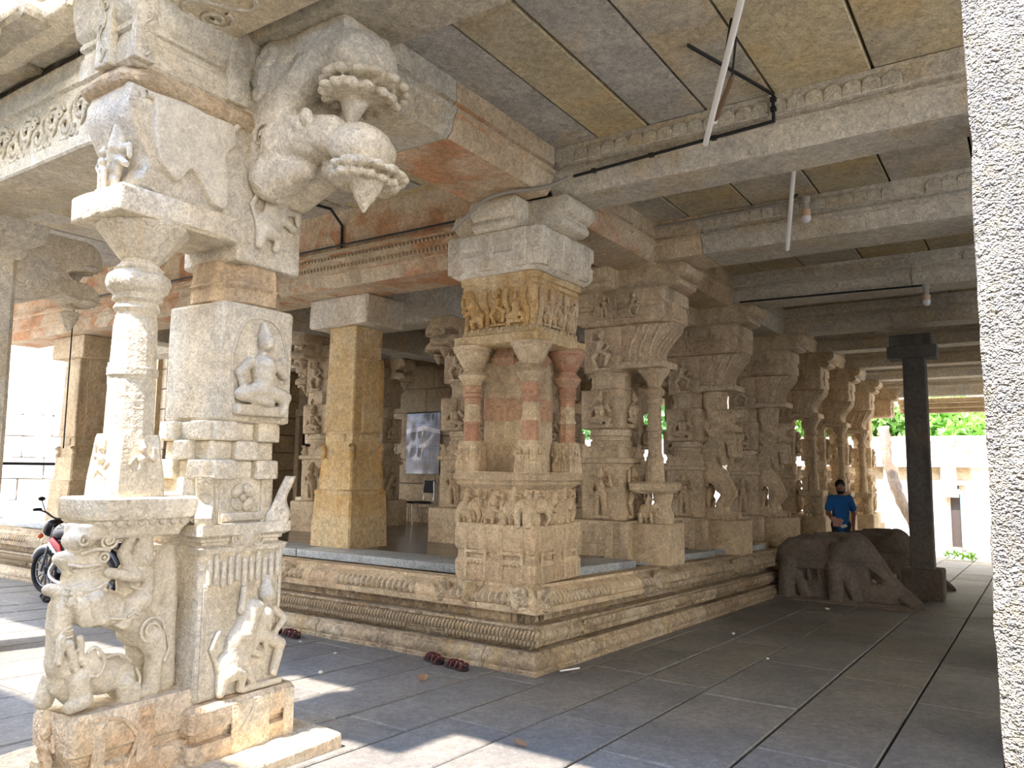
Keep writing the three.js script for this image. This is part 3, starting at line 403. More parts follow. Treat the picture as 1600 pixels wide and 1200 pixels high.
// ---------------------------------------------------------------- carved reliefs: small figures one unit tall, facing +z, backed by the stone they stand on
const Z0 = -0.06;
const crisp = (pr, f = 0.45) => pr.map((p) => { const q = p.slice(), i = { c: 9, e: 7, b: 8 }[p[0][p[0].length - 1]]; q[i] = Math.max(0.004, (p[i] ?? 0.02) * f); return q; });
const FIG = {
  stand: nets(crisp([['c', 0, 0.9, 0.02, 0.07, 0, 1.02, 0, 0.03, 0.02], ['e', 0, 0.865, 0.03, 0.07, 0.08, 0.08, 0.02], ['c', 0, 0.78, 0, 0.04, 0, 0.72, 0, 0.045, 0.03], ['c', 0, 0.67, 0.01, 0.1, 0, 0.57, 0.01, 0.075, 0.04], ['e', 0, 0.5, 0, 0.12, 0.08, 0.08, 0.04], ['c', -0.06, 0.46, 0, 0.07, -0.08, 0.06, 0, 0.045, 0.03], ['c', 0.06, 0.46, 0, 0.07, 0.09, 0.06, 0, 0.045, 0.03], ['c', -0.13, 0.71, 0, 0.04, -0.22, 0.58, 0.02, 0.035, 0.03], ['c', -0.22, 0.58, 0.02, 0.035, -0.12, 0.46, 0.03, 0.03, 0.02], ['c', 0.13, 0.71, 0, 0.04, 0.24, 0.66, 0.02, 0.035, 0.03], ['c', 0.24, 0.66, 0.02, 0.035, 0.22, 0.88, 0.03, 0.03, 0.02], ['b', 0, 0.02, 0, 0.17, 0.03, 0.06, 0.01, 0.02], ['c', -0.09, 0.03, 0.02, 0.04, -0.15, 0.03, 0.03, 0.03, 0.02], ['c', 0.09, 0.03, 0.02, 0.04, 0.15, 0.03, 0.03, 0.03, 0.02]]), [-0.32, -0.04, Z0], [0.32, 1.08, 0.14], 0.0165),
  dance: nets(crisp([['c', 0.02, 0.9, 0.02, 0.07, 0.04, 1.02, 0, 0.035, 0.02], ['e', 0.02, 0.865, 0.03, 0.07, 0.08, 0.08, 0.02], ['c', 0.02, 0.78, 0, 0.04, 0.01, 0.72, 0, 0.045, 0.03], ['c', 0.01, 0.67, 0.01, 0.1, -0.04, 0.57, 0.01, 0.075, 0.04], ['e', -0.04, 0.5, 0, 0.12, 0.08, 0.08, 0.04], ['c', -0.08, 0.47, 0, 0.075, -0.22, 0.3, 0.02, 0.05, 0.03], ['c', -0.22, 0.3, 0.02, 0.05, -0.1, 0.05, 0.02, 0.04, 0.03], ['c', 0.02, 0.47, 0, 0.075, 0.22, 0.36, 0.02, 0.055, 0.03], ['c', 0.22, 0.36, 0.02, 0.05, 0.14, 0.1, 0.03, 0.04, 0.03], ['c', -0.1, 0.71, 0, 0.045, -0.26, 0.74, 0.02, 0.035, 0.03], ['c', -0.26, 0.74, 0.02, 0.035, -0.24, 0.95, 0.02, 0.03, 0.02], ['c', 0.13, 0.71, 0, 0.045, 0.26, 0.6, 0.02, 0.035, 0.03], ['c', 0.26, 0.6, 0.02, 0.035, 0.14, 0.5, 0.04, 0.03, 0.02], ['b', 0, 0.01, 0, 0.24, 0.03, 0.05, 0.01, 0.02]]), [-0.36, -0.05, Z0], [0.36, 1.08, 0.14], 0.0165),
  seat: nets(crisp([['c', 0, 0.9, 0.02, 0.075, 0, 1.03, 0, 0.035, 0.02], ['e', 0, 0.81, 0.05, 0.085, 0.1, 0.09, 0.02], ['e', 0, 0.79, 0.13, 0.018, 0.03, 0.02, 0.01], ['c', 0, 0.7, 0, 0.055, 0, 0.64, 0, 0.06, 0.03], ['c', 0, 0.53, 0, 0.15, 0, 0.36, 0.01, 0.12, 0.05], ['c', -0.05, 0.26, 0.02, 0.11, -0.3, 0.2, 0.04, 0.075, 0.05], ['c', 0.05, 0.26, 0.02, 0.11, 0.3, 0.2, 0.04, 0.075, 0.05], ['c', -0.3, 0.18, 0.05, 0.06, 0.06, 0.12, 0.08, 0.05, 0.03], ['c', 0.3, 0.2, 0.05, 0.06, 0.24, 0.02, 0.07, 0.05, 0.03], ['c', -0.17, 0.58, 0, 0.06, -0.31, 0.44, 0.02, 0.05, 0.03], ['c', -0.31, 0.44, 0.02, 0.05, -0.28, 0.28, 0.05, 0.04, 0.03], ['c', 0.17, 0.58, 0, 0.06, 0.3, 0.46, 0.02, 0.05, 0.03], ['c', 0.3, 0.46, 0.02, 0.05, 0.24, 0.64, 0.06, 0.04, 0.03], ['b', 0, 0.03, 0, 0.36, 0.06, 0.06, 0.02, 0.02], ['c', -0.11, 0.55, 0.09, 0.02, 0.11, 0.5, 0.1, 0.02, 0.02]]), [-0.44, -0.06, Z0], [0.44, 1.08, 0.18], 0.018),
  lion: nets(crisp([['e', 0.05, 0.5, 0, 0.17, 0.2, 0.08, 0.05], ['e', -0.05, 0.3, 0, 0.19, 0.17, 0.08, 0.05], ['c', 0.1, 0.62, 0, 0.14, 0.16, 0.84, 0.02, 0.1, 0.05], ['e', 0.2, 0.86, 0.02, 0.13, 0.11, 0.09, 0.03], ['e', 0.32, 0.82, 0.02, 0.07, 0.05, 0.06, 0.02], ['e', 0.3, 0.74, 0.02, 0.06, 0.03, 0.05, 0.02], ['c', 0.12, 0.96, 0, 0.04, 0.06, 1.04, 0, 0.02, 0.02], ['c', 0.16, 0.55, 0.02, 0.06, 0.36, 0.56, 0.03, 0.04, 0.03], ['c', 0.36, 0.56, 0.03, 0.04, 0.38, 0.42, 0.03, 0.03, 0.02], ['c', 0.14, 0.44, 0.02, 0.055, 0.32, 0.34, 0.03, 0.04, 0.03], ['c', -0.08, 0.22, 0.03, 0.1, 0.1, 0.18, 0.03, 0.05, 0.03], ['c', 0.1, 0.18, 0.03, 0.05, 0.06, 0.03, 0.03, 0.045, 0.02], ['c', -0.14, 0.2, 0, 0.08, -0.18, 0.03, 0.02, 0.05, 0.03], ['c', -0.2, 0.28, 0, 0.03, -0.3, 0.5, 0, 0.028, 0.02], ['c', -0.3, 0.5, 0, 0.028, -0.22, 0.66, 0, 0.03, 0.02]]), [-0.38, -0.05, Z0], [0.46, 1.08, 0.14], 0.0165),
  tusker: nets(crisp([['e', -0.1, 0.42, 0, 0.34, 0.28, 0.1, 0.05], ['e', 0.28, 0.55, 0.02, 0.19, 0.2, 0.1, 0.04], ['c', 0.42, 0.5, 0.03, 0.1, 0.5, 0.2, 0.03, 0.06, 0.04], ['c', 0.5, 0.2, 0.03, 0.06, 0.42, 0.06, 0.03, 0.045, 0.03], ['e', 0.2, 0.52, 0.09, 0.1, 0.15, 0.04, 0.02], ['c', -0.34, 0.3, 0.02, 0.1, -0.34, 0.02, 0.02, 0.08, 0.03], ['c', 0.1, 0.28, 0.02, 0.1, 0.14, 0.02, 0.02, 0.08, 0.03], ['c', -0.12, 0.26, 0, 0.08, -0.12, 0.02, 0, 0.07, 0.03], ['c', -0.05, 0.72, 0, 0.1, 0, 0.95, 0, 0.08, 0.03], ['e', 0.01, 1.02, 0.02, 0.075, 0.09, 0.07, 0.02], ['c', 0.02, 0.86, 0.02, 0.045, 0.24, 0.82, 0.05, 0.035, 0.03]]), [-0.52, -0.08, Z0], [0.62, 1.14, 0.16], 0.019),
};
for (const k in FIG) FIG[k] = bare(FIG[k]);
const relief = (k, h, x, y, z, ry, depth = 1, flip = 1) => T(FIG[k], x, y, z, ry, 0, 0, [h * flip, h, h * depth]);
const scrollPanel = (w, h) => { const L = [tube(Array.from({ length: 14 }, (_, i) => [Math.sin(i * 0.95) * w * 0.24, (i / 13) * h, 0]), w * 0.06, 30, 5)]; const n = Math.max(2, Math.round(h / w)); for (let i = 0; i < n; i++) L.push(T(spiral(w * 0.24, 1.4, i % 2 ? 1 : -1), (i % 2 ? -1 : 1) * w * 0.14, ((i + 0.5) / n) * h, 0)); return L; };
const bud = (s = 1) => prism([[0.01, 0], [0.05, 0.05], [0.1, 0.14], [0.13, 0.2], [0.12, 0.22], [0.15, 0.26], [0.1, 0.3]].map(([r, y]) => [r * s, y * s]), 10, { angle: 0.6 });

// a hanging lotus bracket arm along +x: its top at y = 0, root at x = 0
function lotusBracket(parent, len, h, w, mt, at, ry) {
  const up = spline([[len * 0.62, 0], [len * 0.9, -0.03 * h], [len, -0.2 * h], [len * 0.985, -0.4 * h], [len * 0.8, -0.44 * h], [len * 0.66, -0.5 * h], [len * 0.72, -0.58 * h], [len * 0.9, -0.62 * h], [len * 1.0, -0.76 * h], [len * 0.99, -0.9 * h], [len * 0.8, -0.88 * h], [len * 0.62, -0.84 * h], [len * 0.4, -0.95 * h], [len * 0.2, -1.0 * h], [0, -1.0 * h]], 60);
  const a = part(parent, 'bracket_arm', T(extrude([[0, 0], ...up], w, 0.02), 0, 0, 0), mt); a.position.set(...at); a.rotation.y = ry;
  const lip = []; for (const [x, y, q] of [[0.9, -0.4, 1], [0.9, -0.9, 1], [0.34, -0.12, 0.8], [0.34, -0.2, 0.8]]) for (let i = -2; i <= 2; i++) lip.push(T(nets([['e', 0, 0, 0, 0.11 * len * q, 0.045 * h, w * 0.16, 0.01]], [-0.14, -0.1, -0.14], [0.14, 0.1, 0.14], 0.022, { amp: 0.008, f: 20 }), len * x, h * (y + 0.012 * Math.abs(i)), (i * w) / 4.4));
  const lp = part(parent, 'bracket_petals', lip, mt); lp.position.set(...at); lp.rotation.y = ry;
  const bd = part(parent, 'lotus_bud', G(T(bud(w * 1.7), len * 0.8, -1.32 * h + 0.02, 0), T(bud(w * 1.2), len * 0.84, -0.6 * h, 0)), mt); bd.position.set(...at); bd.rotation.y = ry;
  const ct = part(parent, 'carved_scrolls', G([0.2, 0.42].map((x, i) => [T(spiral(0.1 * h, 1.5, i ? 1 : -1), len * x, -0.72 * h, w / 2), T(spiral(0.1 * h, 1.5, i ? 1 : -1), len * x, -0.72 * h, -w / 2)])), mt); ct.position.set(...at); ct.rotation.y = ry;
}
// a plain rolled bracket
const roll = (len, h, w) => extrude([[0, 0], ...spline([[len * 0.97, 0], [len * 1.02, -0.12 * h], [len * 1.03, -0.35 * h], [len * 0.98, -0.55 * h], [len * 0.92, -0.64 * h], [len * 0.95, -0.78 * h], [len * 0.93, -0.92 * h], [len * 0.86, -1.0 * h]], 22), [0, -h]], w, 0.025);

// ---------------------------------------------------------------- the lion pillar at the front
{
  const t = thing('carved_pillar', 'cream carved pillar with a lion and rider at its foot and a fluted colonnette', 'pillar', [-0.48, 0.1, 2.88]);
  const P = (name, geo, mt, o) => part(t, name, T(G(geo), 0.48, -0.1, -2.88), mt, o);
  P('footing_slab', T(box(1.25, 0.16, 1.6, { r: 0.03, amp: 0.02, f: 4, seg: 0.1, max: 16 }), -0.53, 0.03, 3.12), MOrangeBase, { label: 'rough orange-brown footing slab' });
  const base = P('base', T(sq([[0.34, 0.345, 0], [0.35, 0.355, 0.06], [0.345, 0.35, 0.13], [0.3, 0.305, 0.14], [0.3, 0.305, 0.165], [0.325, 0.33, 0.17], [0.325, 0.33, 0.19], [0.35, 0.355, 0.2], [0.35, 0.355, 0.3], [0.33, 0.335, 0.33]], { c: 0.02, amp: 0.008, n: 6 }), -0.48, 0.15, 2.87), MOrangeBase);
  P('base_panel', [T(box(0.02, 0.3, 0.26, { r: 0.008, amp: 0.004, max: 4 }), -0.134, 0.16, 2.84), T(extrude([[0, -0.1], [0.07, 0], [0, 0.1], [-0.07, 0]], 0.012, 0.004), -0.122, 0.31, 2.84, Math.PI / 2), T(box(0.02, 0.3, 0.07, { r: 0.008, amp: 0.004, max: 3 }), -0.134, 0.16, 2.57)], MOrangeBase);
  P('extension_base', T(sq([[0.19, 0.34, 0], [0.2, 0.35, 0.1], [0.195, 0.345, 0.15], [0.165, 0.315, 0.165], [0.165, 0.315, 0.185], [0.175, 0.325, 0.19], [0.175, 0.325, 0.21], [0.195, 0.345, 0.225], [0.2, 0.35, 0.37], [0.185, 0.335, 0.41]], { c: 0.02, amp: 0.008, n: 6 }), -0.42, 0.15, 3.45), MOrangeBase);
  P('extension_base_carving', [T(box(0.02, 0.34, 0.09, { r: 0.006, max: 4 }), -0.232, 0.2, 3.42), T(box(0.02, 0.34, 0.07, { r: 0.006, max: 4 }), -0.232, 0.2, 3.66), tube([[-0.228, 0.24, 3.52], [-0.222, 0.4, 3.47], [-0.222, 0.5, 3.55], [-0.228, 0.52, 3.62]], 0.012), relief('stand', 0.3, -0.42, 0.2, 3.81, 0)], MOrangeBase);
  P('carved_shaft', T(box(0.56, 0.82, 0.57, { r: 0.02, amp: 0.005, seg: 0.08 }), -0.48, 0.48, 2.885), MCream);
  P('carved_lion_rider', [relief('lion', 0.52, -0.186, 0.5, 2.93, Math.PI / 2, 1.1, 1), relief('dance', 0.6, -0.188, 0.5, 2.75, Math.PI / 2, 1.1), T(tube([[0, 0.0, 0], [0.03, 0.14, 0], [0.0, 0.28, 0], [-0.05, 0.34, 0]], 0.022), -0.195, 0.72, 2.72, Math.PI / 2)], MCarve);
  P('panel_edges', [T(box(0.016, 0.62, 0.03, { r: 0.006, max: 6 }), -0.196, 0.5, 3.135), T(box(0.016, 0.62, 0.02, { r: 0.006, max: 6 }), -0.196, 0.5, 2.63)], MCream);
  P('drapery_row', Array.from({ length: 11 }, (_, i) => T(new THREE.CapsuleGeometry(0.017, 0.12 + 0.02 * (i % 2), 3, 7), -0.196, 1.19 - 0.015 * (i % 3), 2.65 + i * 0.047)), MCream);
  P('band', T(sq([[0.29, 0.295, 0], [0.295, 0.3, 0.02], [0.3, 0.305, 0.03], [0.26, 0.265, 0.045], [0.26, 0.265, 0.06], [0.275, 0.28, 0.065], [0.275, 0.28, 0.08], [0.31, 0.315, 0.1], [0.31, 0.315, 0.16]], { amp: 0.004, n: 6 }), -0.48, 1.28, 2.885), MCream);
  P('rosette', [T(new THREE.SphereGeometry(0.055, 12, 8), -0.19, 1.35, 2.88, 0, 0, 0, [0.5, 1, 1]), T(box(0.03, 0.13, 0.2, { r: 0.008, max: 3 }), -0.205, 1.285, 2.88), T(spiral(0.05, 1.2), -0.185, 1.35, 2.95, Math.PI / 2), T(spiral(0.05, 1.2, -1), -0.185, 1.35, 2.81, Math.PI / 2)], MCarve);
  P('flower_block', [T(box(0.46, 0.27, 0.46, { r: 0.015, max: 5 }), -0.48, 1.43, 2.885), ...[-0.2, 0.2].map((q) => T(box(0.02, 0.27, 0.03, { r: 0.005, max: 3 }), -0.245, 1.43, 2.885 + q * 0.72)), ...[0, 1, 2, 3].map((i) => T(nets([['e', 0, 0, 0, 0.025, 0.052, 0.035, 0.01]], [-0.04, -0.08, -0.06], [0.04, 0.08, 0.06], 0.014), -0.245, 1.585 + Math.sin(i * 1.571 + 0.785) * 0.055, 2.885 + Math.cos(i * 1.571 + 0.785) * 0.055, 0, i % 2 ? 0.78 : -0.78)), T(new THREE.SphereGeometry(0.022, 8, 6), -0.24, 1.585, 2.885), T(box(0.03, 0.05, 0.3, { r: 0.012, max: 3 }), -0.235, 1.45, 2.885)], MCream);
  const vol = extrude([[0, 0], [0.13, 0], ...spline([[0.15, 0.06], [0.12, 0.15], [0.155, 0.24], [0.17, 0.29]], 10), [0.11, 0.29], ...spline([[0.07, 0.2], [0.03, 0.1], [0, 0.06]], 8)], 0.1, 0.02);
  for (const [sx, sz] of [[1, 1], [1, -1], [-1, 1], [-1, -1]]) P('corner_volute', [T(vol, -0.48 + sx * 0.2, 1.42, 2.885 + sz * 0.2, Math.atan2(-sz, sx)), T(spiral(0.04, 1.4), -0.48 + sx * 0.285, 1.5, 2.885 + sz * 0.245, Math.PI / 2)], MCream);
  const ck = []; for (let k = 0; k < 3; k++) for (let f = 0; f < 4; f++) for (let i = -1; i <= 1; i++) { const pr = (i + k + 4) % 2 ? 0.265 : 0.215, a = (f * Math.PI) / 2; ck.push(T(box(0.11, 0.112, 0.148, { r: 0.012, amp: 0.004, max: 2 }), -0.48 + Math.cos(a) * (pr - 0.05) - Math.sin(a) * i * 0.145, 1.69 + k * 0.112, 2.885 + Math.sin(a) * (pr - 0.05) + Math.cos(a) * i * 0.145, -a)); }
  ck.push(T(box(0.4, 0.34, 0.4, { max: 2 }), -0.48, 1.69, 2.885));
  P('checkered_shaft', ck, MCream);
  P('cube_block', T(box(0.53, 0.7, 0.52, { r: 0.022, amp: 0.006, seg: 0.07 }), -0.47, 2.025, 2.85), MCream);
  P('carved_seated_deity', [relief('seat', 0.52, -0.19, 2.08, 2.83, Math.PI / 2, 1.2), T(tube([[0, 0, 0.18], [0, 0.3, 0.2], [0, 0.5, 0.12], [0, 0.54, 0], [0, 0.5, -0.12], [0, 0.3, -0.2]], 0.012), -0.205, 2.12, 2.83)], MCarve);
  P('octagonal_neck', T(prism([[0.24, 0], [0.27, 0.02], [0.27, 0.1], [0.285, 0.115], [0.27, 0.13], [0.262, 0.22], [0.25, 0.27]], 8, { phase: Math.PI / 8, angle: 0.3 }), -0.47, 2.72, 2.83), MTan);
  P('upper_block', T(box(0.53, 0.9, 0.48, { r: 0.02, amp: 0.006, seg: 0.08 }), -0.47, 2.97, 2.8), MCream);
  P('carved_dancer', [relief('lion', 0.5, -0.19, 3.08, 2.81, Math.PI / 2, 1.0), tube([[-0.2, 3.6, 2.6], [-0.2, 3.56, 2.7], [-0.2, 3.42, 2.62]], 0.012)], MCarve);
  // the colonnette and what stands on it
  P('abacus', T(sq([[0.15, 0.24, 0], [0.16, 0.25, 0.02], [0.185, 0.275, 0.05], [0.19, 0.28, 0.07], [0.205, 0.295, 0.08], [0.21, 0.3, 0.095], [0.21, 0.3, 0.18], [0.2, 0.29, 0.19]], { c: 0.045, amp: 0.006, n: 6 }), -0.43, 1.41, 3.45), MCream);
  P('abacus_petals', Array.from({ length: 9 }, (_, i) => T(new THREE.SphereGeometry(0.026, 8, 5), -0.24, 1.47, 3.2 + i * 0.06, 0, 0, 0, [0.5, 0.7, 1])), MCream);
  P('colonnette_foot', T(sq([[0.15, 0], [0.145, 0.1], [0.13, 0.24], [0.125, 0.31], [0.12, 0.33]], { c: 0.025, amp: 0.005 }), -0.42, 1.6, 3.5), MCream);
  P('foot_figures', [relief('stand', 0.28, -0.285, 1.61, 3.5, Math.PI / 2, 0.9), relief('dance', 0.28, -0.42, 1.61, 3.635, 0, 0.9)], MCarve);
  P('colonnette', T(prism([[0.125, 0], [0.12, 0.32], [0.13, 0.325], [0.13, 0.365], [0.118, 0.37], [0.112, 0.6], [0.1, 0.67], [0.12, 0.69], [0.105, 0.73]], 16, { angle: 0.25, flutes: 0.012 }), -0.42, 1.92, 3.5), MCream);
  P('pot_moulding', T(prism([[0.1, 0], [0.13, 0.02], [0.125, 0.05], [0.155, 0.075], [0.168, 0.115], [0.16, 0.15], [0.12, 0.18], [0.13, 0.19], [0.1, 0.22], [0.09, 0.26], [0.11, 0.28]], 16, { angle: 0.6, flutes: 0.02 }), -0.42, 2.64, 3.5), MCream);
  P('lotus_capital', T(prism([[0.09, 0], [0.12, 0.03], [0.165, 0.09], [0.21, 0.15], [0.235, 0.19], [0.235, 0.21], [0.215, 0.22]], 24, { angle: 0.9, flutes: 0.035 }), -0.42, 2.87, 3.49), MCream);
  P('bracket_plate', T(box(0.5, 0.15, 0.78, { r: 0.02, amp: 0.008, seg: 0.07 }), -0.44, 3.07, 3.37), MCream);
  P('elephant_bracket', T(extrude([[-0.75, 3.2], ...spline([[-0.35, 3.2], [-0.2, 3.21], [-0.1, 3.27], [-0.13, 3.38], [-0.06, 3.5], [0.0, 3.64], [-0.02, 3.78]], 26), [-0.75, 3.79]], 0.44, 0.04), -0.42, 0, 3.75, -Math.PI / 2), MCream);
  P('carved_ear', [extrude(spline([[-3.62, 3.74], [-3.6, 3.5], [-3.54, 3.36], [-3.46, 3.31], [-3.38, 3.4], [-3.33, 3.36], [-3.24, 3.25], [-3.16, 3.24], [-3.14, 3.4], [-3.17, 3.55], [-3.1, 3.66], [-3.14, 3.76]], 60), 0.08, 0.018).rotateY(Math.PI / 2).translate(-0.2, 0, 0), tube([[-0.2, 3.77, 3.08], [-0.19, 3.72, 3.14], [-0.19, 3.75, 3.4], [-0.19, 3.73, 3.66]], 0.02, 30), relief('lion', 0.44, -0.42, 3.2, 3.68, 0, 0.9), relief('stand', 0.24, -0.42, 3.21, 3.74, 0, 1)], MCarve);
  P('curved_lip', T(sq([[0.23, 0.57, 0], [0.265, 0.605, 0.015], [0.285, 0.625, 0.035], [0.29, 0.63, 0.06], [0.28, 0.62, 0.09], [0.255, 0.595, 0.12], [0.25, 0.59, 0.18]], { c: 0.1, amp: 0.016, n: 12 }), -0.46, 3.76, 3.14), MTan);
  P('capital_block', T(sq([[0.25, 0.58, 0], [0.27, 0.61, 0.02], [0.27, 0.61, 0.14], [0.26, 0.6, 0.15], [0.255, 0.595, 0.19], [0.275, 0.615, 0.2], [0.275, 0.615, 0.22], [0.265, 0.605, 0.24], [0.29, 0.63, 0.27], [0.3, 0.64, 0.33], [0.31, 0.65, 0.4], [0.31, 0.65, 0.46]], { c: 0.012, amp: 0.005, n: 10 }), -0.46, 3.88, 3.14), MCream);
  P('capital_pilasters', [[3.7, 0.12], [3.12, 0.14], [2.58, 0.1]].map(([z, w]) => [T(box(0.05, 0.42, w, { r: 0.008, max: 5 }), -0.175, 3.89, z), ...scrollPanel(w * 0.9, 0.38).map((g) => T(g, -0.148, 3.91, z, Math.PI / 2))]).flat(), MCream);
  P('corner_scroll', [T(box(0.14, 0.42, 0.05, { r: 0.008, max: 5 }), -0.42, 3.89, 3.765), ...scrollPanel(0.12, 0.38).map((g) => T(g, -0.42, 3.91, 3.795))], MCream);
  { // the great bracket towards the open bay: two inverted lotuses on curved stems, ruffled lips, pointed buds
    const q = [], Z = 2.78; const c = (ax, ay, ra, bx, by, rb, k = 0.04, z = Z) => q.push(['c', ax, ay, z, ra, bx, by, z, rb, k]), e = (x, y, rx, ry, rz, k = 0.03, z = Z) => q.push(['e', x, y, z, rx, ry, rz, k]);
    q.push(['b', -0.12, 3.92, Z, 0.2, 0.42, 0.2, 0.05, 0.05]); q.push(['b', 0.16, 4.24, Z, 0.4, 0.07, 0.2, 0.03, 0.03]);
    for (const z of [Z - 0.09, Z + 0.09]) { c(0.0, 3.95, 0.13, 0.3, 4.13, 0.12, 0.05, z); c(0.3, 4.13, 0.12, 0.46, 4.16, 0.12, 0.05, z); c(0.02, 3.68, 0.17, 0.36, 3.66, 0.12, 0.06, z); c(-0.1, 3.5, 0.15, 0.12, 3.52, 0.1, 0.05, z); }
    e(0.52, 4.1, 0.17, 0.16, 0.23, 0.05); e(0.55, 3.96, 0.19, 0.045, 0.25, 0.015); e(0.5, 3.9, 0.16, 0.035, 0.22, 0.012); c(0.46, 3.9, 0.1, 0.43, 3.73, 0.014, 0.02); e(0.54, 3.56, 0.16, 0.15, 0.21, 0.05); e(0.6, 3.43, 0.155, 0.04, 0.22, 0.015); e(0.56, 3.39, 0.13, 0.03, 0.19, 0.012); c(0.57, 3.36, 0.1, 0.56, 3.2, 0.012, 0.02); c(0.3, 3.5, 0.07, 0.4, 3.45, 0.07, 0.02);
    for (const [cx, cy, rx, rz] of [[0.55, 3.955, 0.2, 0.25], [0.5, 3.895, 0.17, 0.225], [0.6, 3.425, 0.16, 0.22], [0.56, 3.385, 0.135, 0.19]]) for (let i = 0; i < 14; i++) { const a = (i / 14) * 2 * Math.PI; q.push(['e', cx + Math.cos(a) * rx, cy - 0.012, Z + Math.sin(a) * rz, 0.038, 0.026, 0.045, 0.01]); }
    for (let i = 0; i < 6; i++) { const a = -0.3 + i * 0.36; for (const [r, k] of [[0.2, 0.045], [0.14, 0.035]]) q.push(['e', -0.03 - Math.cos(a) * r * 0.7, 4.06 + Math.sin(a) * r, Z + 0.2, k, k, 0.04, 0.012]); }
    for (let i = 0; i < 5; i++) q.push(['e', 0.02 + i * 0.07, 3.74 - 0.02 * (i % 2), Z + 0.22, 0.04, 0.05, 0.035, 0.015]);
    P('bracket_arm', nets(crisp(q, 0.6), [-0.36, 3.16, 2.48], [0.86, 4.32, 3.08], 0.014, { amp: 0.011, f: 22 }), MCream, { label: 'bracket of two inverted lotuses with pointed buds' });
    P('carved_scrolls', [T(spiral(0.08, 1.6, 1, 0.09), -0.08, 3.72, 3.0), T(spiral(0.06, 1.4, -1, 0.1), 0.14, 3.66, 3.0)], MCream);
  }
  // the lion, its rider and the small elephant under its feet: modelled in the plane of the pillar's face, head outward (+z)
  const q = [];
  const c = (x, a, b, r1, e, f, r2, k = 0.03, x2 = x) => q.push(['c', x, b, a, r1, x2, f, e, r2, k]), e = (x, a, b, rx, ry, rz, k = 0.03) => q.push(['e', x, b, a, rx, ry, rz, k]);
  const X = -0.4, F = X + 0.1;
  e(X, 3.39, 0.9, 0.125, 0.1, 0.1, 0.03); c(X, 3.43, 0.97, 0.09, 3.6, 1.03, 0.095, 0.05); c(X, 3.6, 1.03, 0.095, 3.74, 1.08, 0.1, 0.05);                       // rump, back, chest
  c(X, 3.73, 1.12, 0.095, 3.69, 1.22, 0.09, 0.04); e(X, 3.68, 1.29, 0.1, 0.075, 0.085, 0.03); c(X, 3.7, 1.3, 0.065, 3.79, 1.29, 0.05, 0.025); e(X, 3.82, 1.3, 0.055, 0.035, 0.032, 0.015);
  c(X, 3.69, 1.235, 0.045, 3.775, 1.235, 0.032, 0.015); e(X, 3.765, 1.385, 0.08, 0.05, 0.042, 0.015); e(X + 0.03, 3.72, 1.39, 0.07, 0.045, 0.035, 0.012); e(X + 0.03, 3.64, 1.385, 0.075, 0.055, 0.05, 0.015); e(X + 0.02, 3.58, 1.41, 0.06, 0.05, 0.035, 0.015); // jaw, crest, ear
  c(X, 3.79, 1.12, 0.05, 3.85, 1.155, 0.03, 0.02); e(X, 3.865, 1.155, 0.035, 0.03, 0.03, 0.015);
  c(F, 3.69, 1.1, 0.05, 3.655, 0.995, 0.048, 0.02); c(F, 3.655, 0.995, 0.045, 3.68, 0.97, 0.035, 0.015); c(X + 0.04, 3.62, 1.06, 0.05, 3.6, 0.99, 0.045, 0.02); c(F - 0.02, 3.75, 1.08, 0.045, 3.72, 1.0, 0.04, 0.02);      // forelegs
  c(X, 3.8, 1.06, 0.06, 3.805, 0.97, 0.055, 0.03); c(X, 3.805, 0.97, 0.055, 3.785, 0.86, 0.07, 0.03);                                                          // trunk of the small elephant held up to the chest
  e(X, 3.775, 0.8, 0.1, 0.095, 0.075, 0.03); c(F, 3.8, 0.9, 0.022, 3.76, 0.77, 0.02, 0.01); c(F, 3.75, 0.92, 0.018, 3.73, 0.8, 0.016, 0.01); c(F - 0.01, 3.83, 0.93, 0.02, 3.84, 0.82, 0.02, 0.01); e(F, 3.675, 0.79, 0.035, 0.075, 0.05, 0.012); e(F + 0.01, 3.66, 0.77, 0.03, 0.045, 0.03, 0.01);
  e(X, 3.57, 0.7, 0.115, 0.1, 0.125, 0.03); e(X, 3.48, 0.66, 0.11, 0.1, 0.07, 0.03); c(F - 0.02, 3.735, 0.72, 0.055, 3.72, 0.62, 0.05, 0.02); c(F, 3.71, 0.62, 0.045, 3.77, 0.6, 0.035, 0.015); c(X - 0.08, 3.78, 0.7, 0.05, 3.81, 0.61, 0.045, 0.02); c(F - 0.01, 3.5, 0.65, 0.05, 3.49, 0.58, 0.045, 0.02); c(F, 3.455, 0.62, 0.035, 3.45, 0.575, 0.035, 0.015); c(X, 3.75, 0.7, 0.08, 3.7, 0.64, 0.075, 0.02);
  for (let i = 0; i < 3; i++) q.push(['c', X + 0.08, 0.715 - i * 0.02, 3.72, 0.012, X + 0.02, 0.71 - i * 0.02, 3.82, 0.012, 0.006]);
  c(F - 0.03, 3.36, 0.86, 0.075, 3.315, 0.77, 0.06, 0.03); c(F - 0.03, 3.315, 0.77, 0.058, 3.335, 0.69, 0.046, 0.02); c(F - 0.03, 3.335, 0.69, 0.046, 3.335, 0.6, 0.042, 0.02); c(F - 0.03, 3.335, 0.585, 0.042, 3.395, 0.575, 0.034, 0.015); c(X - 0.08, 3.34, 0.88, 0.08, 3.3, 0.58, 0.06, 0.03); // hind legs
  for (let i = 0; i < 3; i++) q.push(['c', F - 0.01 - i * 0.02, 0.565, 3.395 + i * 0.002, 0.013, F - 0.005 - i * 0.02, 0.56, 3.425, 0.011, 0.005]);
